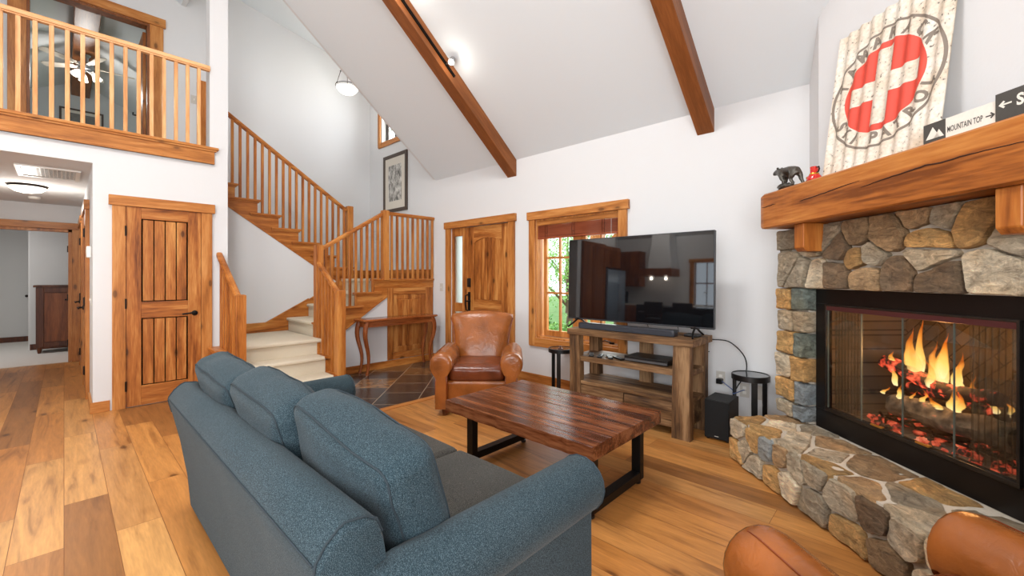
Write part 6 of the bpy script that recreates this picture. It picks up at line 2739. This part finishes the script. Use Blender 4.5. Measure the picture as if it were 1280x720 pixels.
for z, e in ((1.86, 0), (2.2, .05), (2.6, .09), (2.78, .10)):
    rws.append([(-5.12 + e, -3.42 - e * .6, z), (-4.46 - e, -3.42 - e * .6, z), (-4.46 - e, -3.89, z), (-5.12 + e, -3.89, z)])
b.grid(rws, closed_u=True, cap=True)
b.obj('chimney', M_WALL, hd)
b = B()
b.box(-5.32, -3.895, 1.66, -4.44, -3.36, 1.86, .005)
b.obj('wood_band', WCAB, hd)
for x in (-5.08, -4.68):
    b = B()
    b.lathe([(.001, 1.65), (.04, 1.652), (.045, 1.662)], (x, -3.6, 0), 16)
    b.obj('lamp', M_BULB2, hd)
    point('hood_light', (x, -3.6, 1.60), 3, (1, .9, .75), .03)
FBK = Matrix(((-1, 0, 0, 0), (0, -1, 0, BACK), (0, 0, 1, 0), (0, 0, 0, 1)))
d = thing('window_3', 'kitchen window with wood trim reflected in the television', None, (3.6, 0, .9), fr=FBK, kind='structure')
casing(d, FBK, 3.20, 4.06, 2.02, wd=.11, base=.92)
b = B()
for x in (3.2, 3.48, 3.76, 4.04):
    b.box(x, .05, .95, x + .02, .08, 2.02)
b.box(3.2, .05, 1.48, 4.06, .08, 1.51)
b.obj('sash', WCAB, d, fr=FBK)
b = B()
b.box(3.2, .06, .95, 4.06, .064, 2.02)
b.obj('window_pane', M_GLASS, d, fr=FBK)
fc = thing('faucet', 'arched steel kitchen faucet reflected in the television', 'faucet', (-3.7, -3.7, .91))
b = B()
b.tube([(-3.7, -3.75, .91), (-3.7, -3.75, 1.2), (-3.7, -3.71, 1.28), (-3.7, -3.62, 1.28), (-3.7, -3.58, 1.2)], .012, 8)
b.obj('spout', M_STEEL, fc, smooth=True)
cm = thing('coffee_maker', 'black coffee maker on the left kitchen worktop, seen in the television', 'coffee maker', (-5.9, -3.6, .91))
b = B()
b.box(-6.0, -3.75, .91, -5.82, -3.5, .95, .01)
b.box(-6.0, -3.75, .95, -5.82, -3.66, 1.2, .01)
b.box(-6.0, -3.75, 1.16, -5.82, -3.5, 1.24, .01)
b.obj('housing', M_BLACK, cm)
isl = thing('kitchen_island', 'black kitchen island reflected low in the television', 'kitchen island', (-3.3, -2.3, 0))
b = B()
b.box(-4.2, -2.55, 0, -2.3, -1.85, .88, .004)
b.obj('body', M_BLACK, isl)
b = B()
b.box(-4.25, -2.60, .88, -2.25, -1.70, .92, .004)
b.obj('worktop', mat('dark_stone_top', rgb(30, 30, 32), .15), isl)
for k, x in enumerate((-3.9, -3.3)):
    t = thing('bar_stool', ('black bar stool at the left end of the kitchen island, seen in the television', 'black bar stool further right at the kitchen island, seen in the television')[k], 'stool', (x, -1.4, 0), group='bar stools at the island')
    b = B()
    b.box(x - .2, -1.6, .62, x + .2, -1.2, .68, .02)
    b.obj('seat', M_BLACK, t)
    b = B()
    b.box(x - .2, -1.22, .75, x + .2, -1.19, 1.02, .01)
    b.box(x - .19, -1.22, .66, x - .16, -1.19, .76)
    b.box(x + .16, -1.22, .66, x + .19, -1.19, .76)
    b.obj('backrest', M_BLACK, t)
    for sx_ in (-1, 1):
        for sy_ in (-1, 1):
            b = B()
            b.tube([(x + sx_ * .17, -1.4 + sy_ * .17, .63), (x + sx_ * .21, -1.4 + sy_ * .21, 0)], .015, 8)
            b.obj('leg', M_BLACK, t)
# added unseen windows framing the fill lamps beside and behind the camera
def added_window(n, fr, u0, u1, z0, z1):
    d = thing('window_%d' % n, None, None, ((u0 + u1) / 2, 0, z0), fr=fr, kind='structure')
    casing(d, fr, u0, u1, z1, base=z0 - .1)
    b = B()
    b.box(u0 - .1, -.03, z0 - .1, u1 + .1, 0, z0, .003)
    b.obj('sill_casing', WT['x'], d, fr=fr)
    b = B()
    for k in range(4):
        u = u0 + (u1 - u0 - .04) * k / 3
        b.box(u, .05, z0, u + .04, .09, z1)
    b.box(u0, .05, z0, u1, .09, z0 + .05)
    b.box(u0, .05, z1 - .05, u1, .09, z1)
    b.obj('sash', WT['z'], d, fr=fr)
    b = B()
    b.box(u0, .065, z0, u1, .069, z1)
    b.obj('window_pane', M_GLASS, d, fr=fr)
added_window(4, FBK, -1.0, .9, .8, 2.6)
FRW = Matrix(((0, 1, 0, RX), (-1, 0, 0, 0), (0, 0, 1, 0), (0, 0, 0, 1)))
added_window(5, FRW, -.4, 2.2, .8, 2.6)

# ============================================================ outside
b = B()
b.box(-22, YA + .16, -.35, 14, 30, -.30)
struct('ground', b, mat('lawn', rgb(96, 130, 62), .95, noise_amt=.4, nscale=3))
b = B()
b.box(-9, YA + .16, -.30, 0, YA + 2.2, -.06)
struct('floor_porch', b, mat('porch_boards', rgb(150, 110, 74), .8))
po = thing('porch_post', 'timber porch post with a diagonal brace outside the front window', 'post', (-3.75, 6.0, -.06))
b = B()
b.box(-3.85, 5.95, -.06, -3.67, 6.13, 2.55, .005)
b.obj('post', WT['z'], po)
b = B()
b.prism([(-3.70, 6.0, 1.55), (-3.70, 6.0, 1.72), (-3.02, 6.0, 2.45), (-2.88, 6.0, 2.45)], (0, .08, 0))
b.obj('brace', WT['z'], po)
b = B()
b.box(-9, 5.9, 2.45, 0, 6.15, 2.7, .005)
b.obj('trim_5', WT['x'], kind='structure')
def leafmat(name, c1, c2):
    m, nt, p = new_mat(name)
    N, L = nt.nodes, nt.links
    tc = N.new('ShaderNodeTexCoord')
    n1 = N.new('ShaderNodeTexNoise')
    n1.inputs['Scale'].default_value = 2.5
    n1.inputs['Detail'].default_value = 3
    L.new(tc.outputs['Object'], n1.inputs['Vector'])
    r = ramp(nt, [(.35, c1), (.65, c2)])
    L.new(n1.outputs['Fac'], r.inputs[0])
    L.new(r.outputs[0], p.inputs['Base Color'])
    p.inputs['Roughness'].default_value = .6
    p.inputs['Transmission Weight'].default_value = 0
    return m
LM = [leafmat('leaves_bright', rgb(110, 170, 80), rgb(176, 214, 120)), leafmat('leaves_mid', rgb(70, 128, 60), rgb(120, 170, 84))]
def tree(name, label, x, y, z0, trunk_h, cr, n, lm, seed, cat='tree', squash=1.0):
    rnd = random.Random(seed)
    t = thing(name, label, cat, (x, y, z0), group='trees and shrubs outside the window')
    if trunk_h > .3:
        b = B()
        b.tube([(x, y, z0), (x + .05, y, z0 + trunk_h * .5), (x - .04, y, z0 + trunk_h), (x, y, z0 + trunk_h + cr * .8)], [.12, .10, .08, .03], 10)
        for k in range(5):
            a = rnd.random() * 6.28
            h0 = z0 + trunk_h * (.7 + .3 * rnd.random())
            b.tube([(x, y, h0), (x + math.cos(a) * cr * .4, y + math.sin(a) * cr * .4, h0 + cr * .4), (x + math.cos(a) * cr * .75, y + math.sin(a) * cr * .75, h0 + cr * .6)], [.05, .03, .01], 8)
        b.obj('trunk', mat('bark', rgb(104, 84, 66), .9) if 'bark' not in D.materials else D.materials['bark'], t, smooth=True)
    vs, fs = [], []
    for k in range(n):
        d_ = V((rnd.gauss(0, 1), rnd.gauss(0, 1), rnd.gauss(0, 1))).normalized() * cr * rnd.random() ** .45
        c = V((x, y, z0 + trunk_h + cr * .7 * squash)) + V((d_.x, d_.y, d_.z * squash))
        if c.z < z0 + .02:
            continue
        if noise.noise(c * 1.4 + V((seed, 0, 0))) < -.12:
            continue
        a = V((rnd.gauss(0, 1), rnd.gauss(0, 1), rnd.gauss(0, 1))).normalized()
        u = a.orthogonal().normalized()
        w2 = a.cross(u)
        s = rnd.uniform(.05, .10)
        i0 = len(vs)
        for q in ((0, 0, 0), (.5, .32, .05), (1, 0, 0), (.5, -.32, .05)):
            vs.append(tuple(c + u * (q[0] * s) + w2 * (q[1] * s) + a * (q[2] * s)))
        fs.append((i0, i0 + 1, i0 + 2, i0 + 3))
    me = D.meshes.new('foliage')
    me.from_pydata(vs, [], fs)
    link_mesh('foliage', me, lm, t)
tree('leafy_tree', 'pale green leafy tree outside, seen in the upper left window panes', -7.9, 11.0, -.3, .9, 1.9, 7000, LM[0], 3)
tree('leafy_tree', 'darker green tree outside, behind the middle of the front window', -5.2, 9.2, -.3, 1.3, 1.2, 3600, LM[1], 5)
tree('leafy_tree', 'distant bright tree outside, filling the right of the front window', -11.2, 15.5, -.3, 1.6, 2.6, 7500, LM[0], 9)
tree('leafy_tree', 'tall pale tree outside the little stairwell window', -12.5, 9.0, -.3, 4.5, 2.4, 4000, LM[0], 11)
tree('shrub', 'low bright green shrub outside, at the foot of the front window', -5.15, 7.0, -.3, .05, .55, 2600, LM[0], 6, 'shrub', .7)
tree('shrub', 'mid green shrub outside, left of the low bright one', -7.2, 8.2, -.3, .05, .7, 2200, LM[1], 7, 'shrub', .7)
tree('shrub', 'mid green shrub outside, hidden behind the television', -3.3, 7.2, -.3, .05, .6, 1800, LM[1], 8, 'shrub', .7)
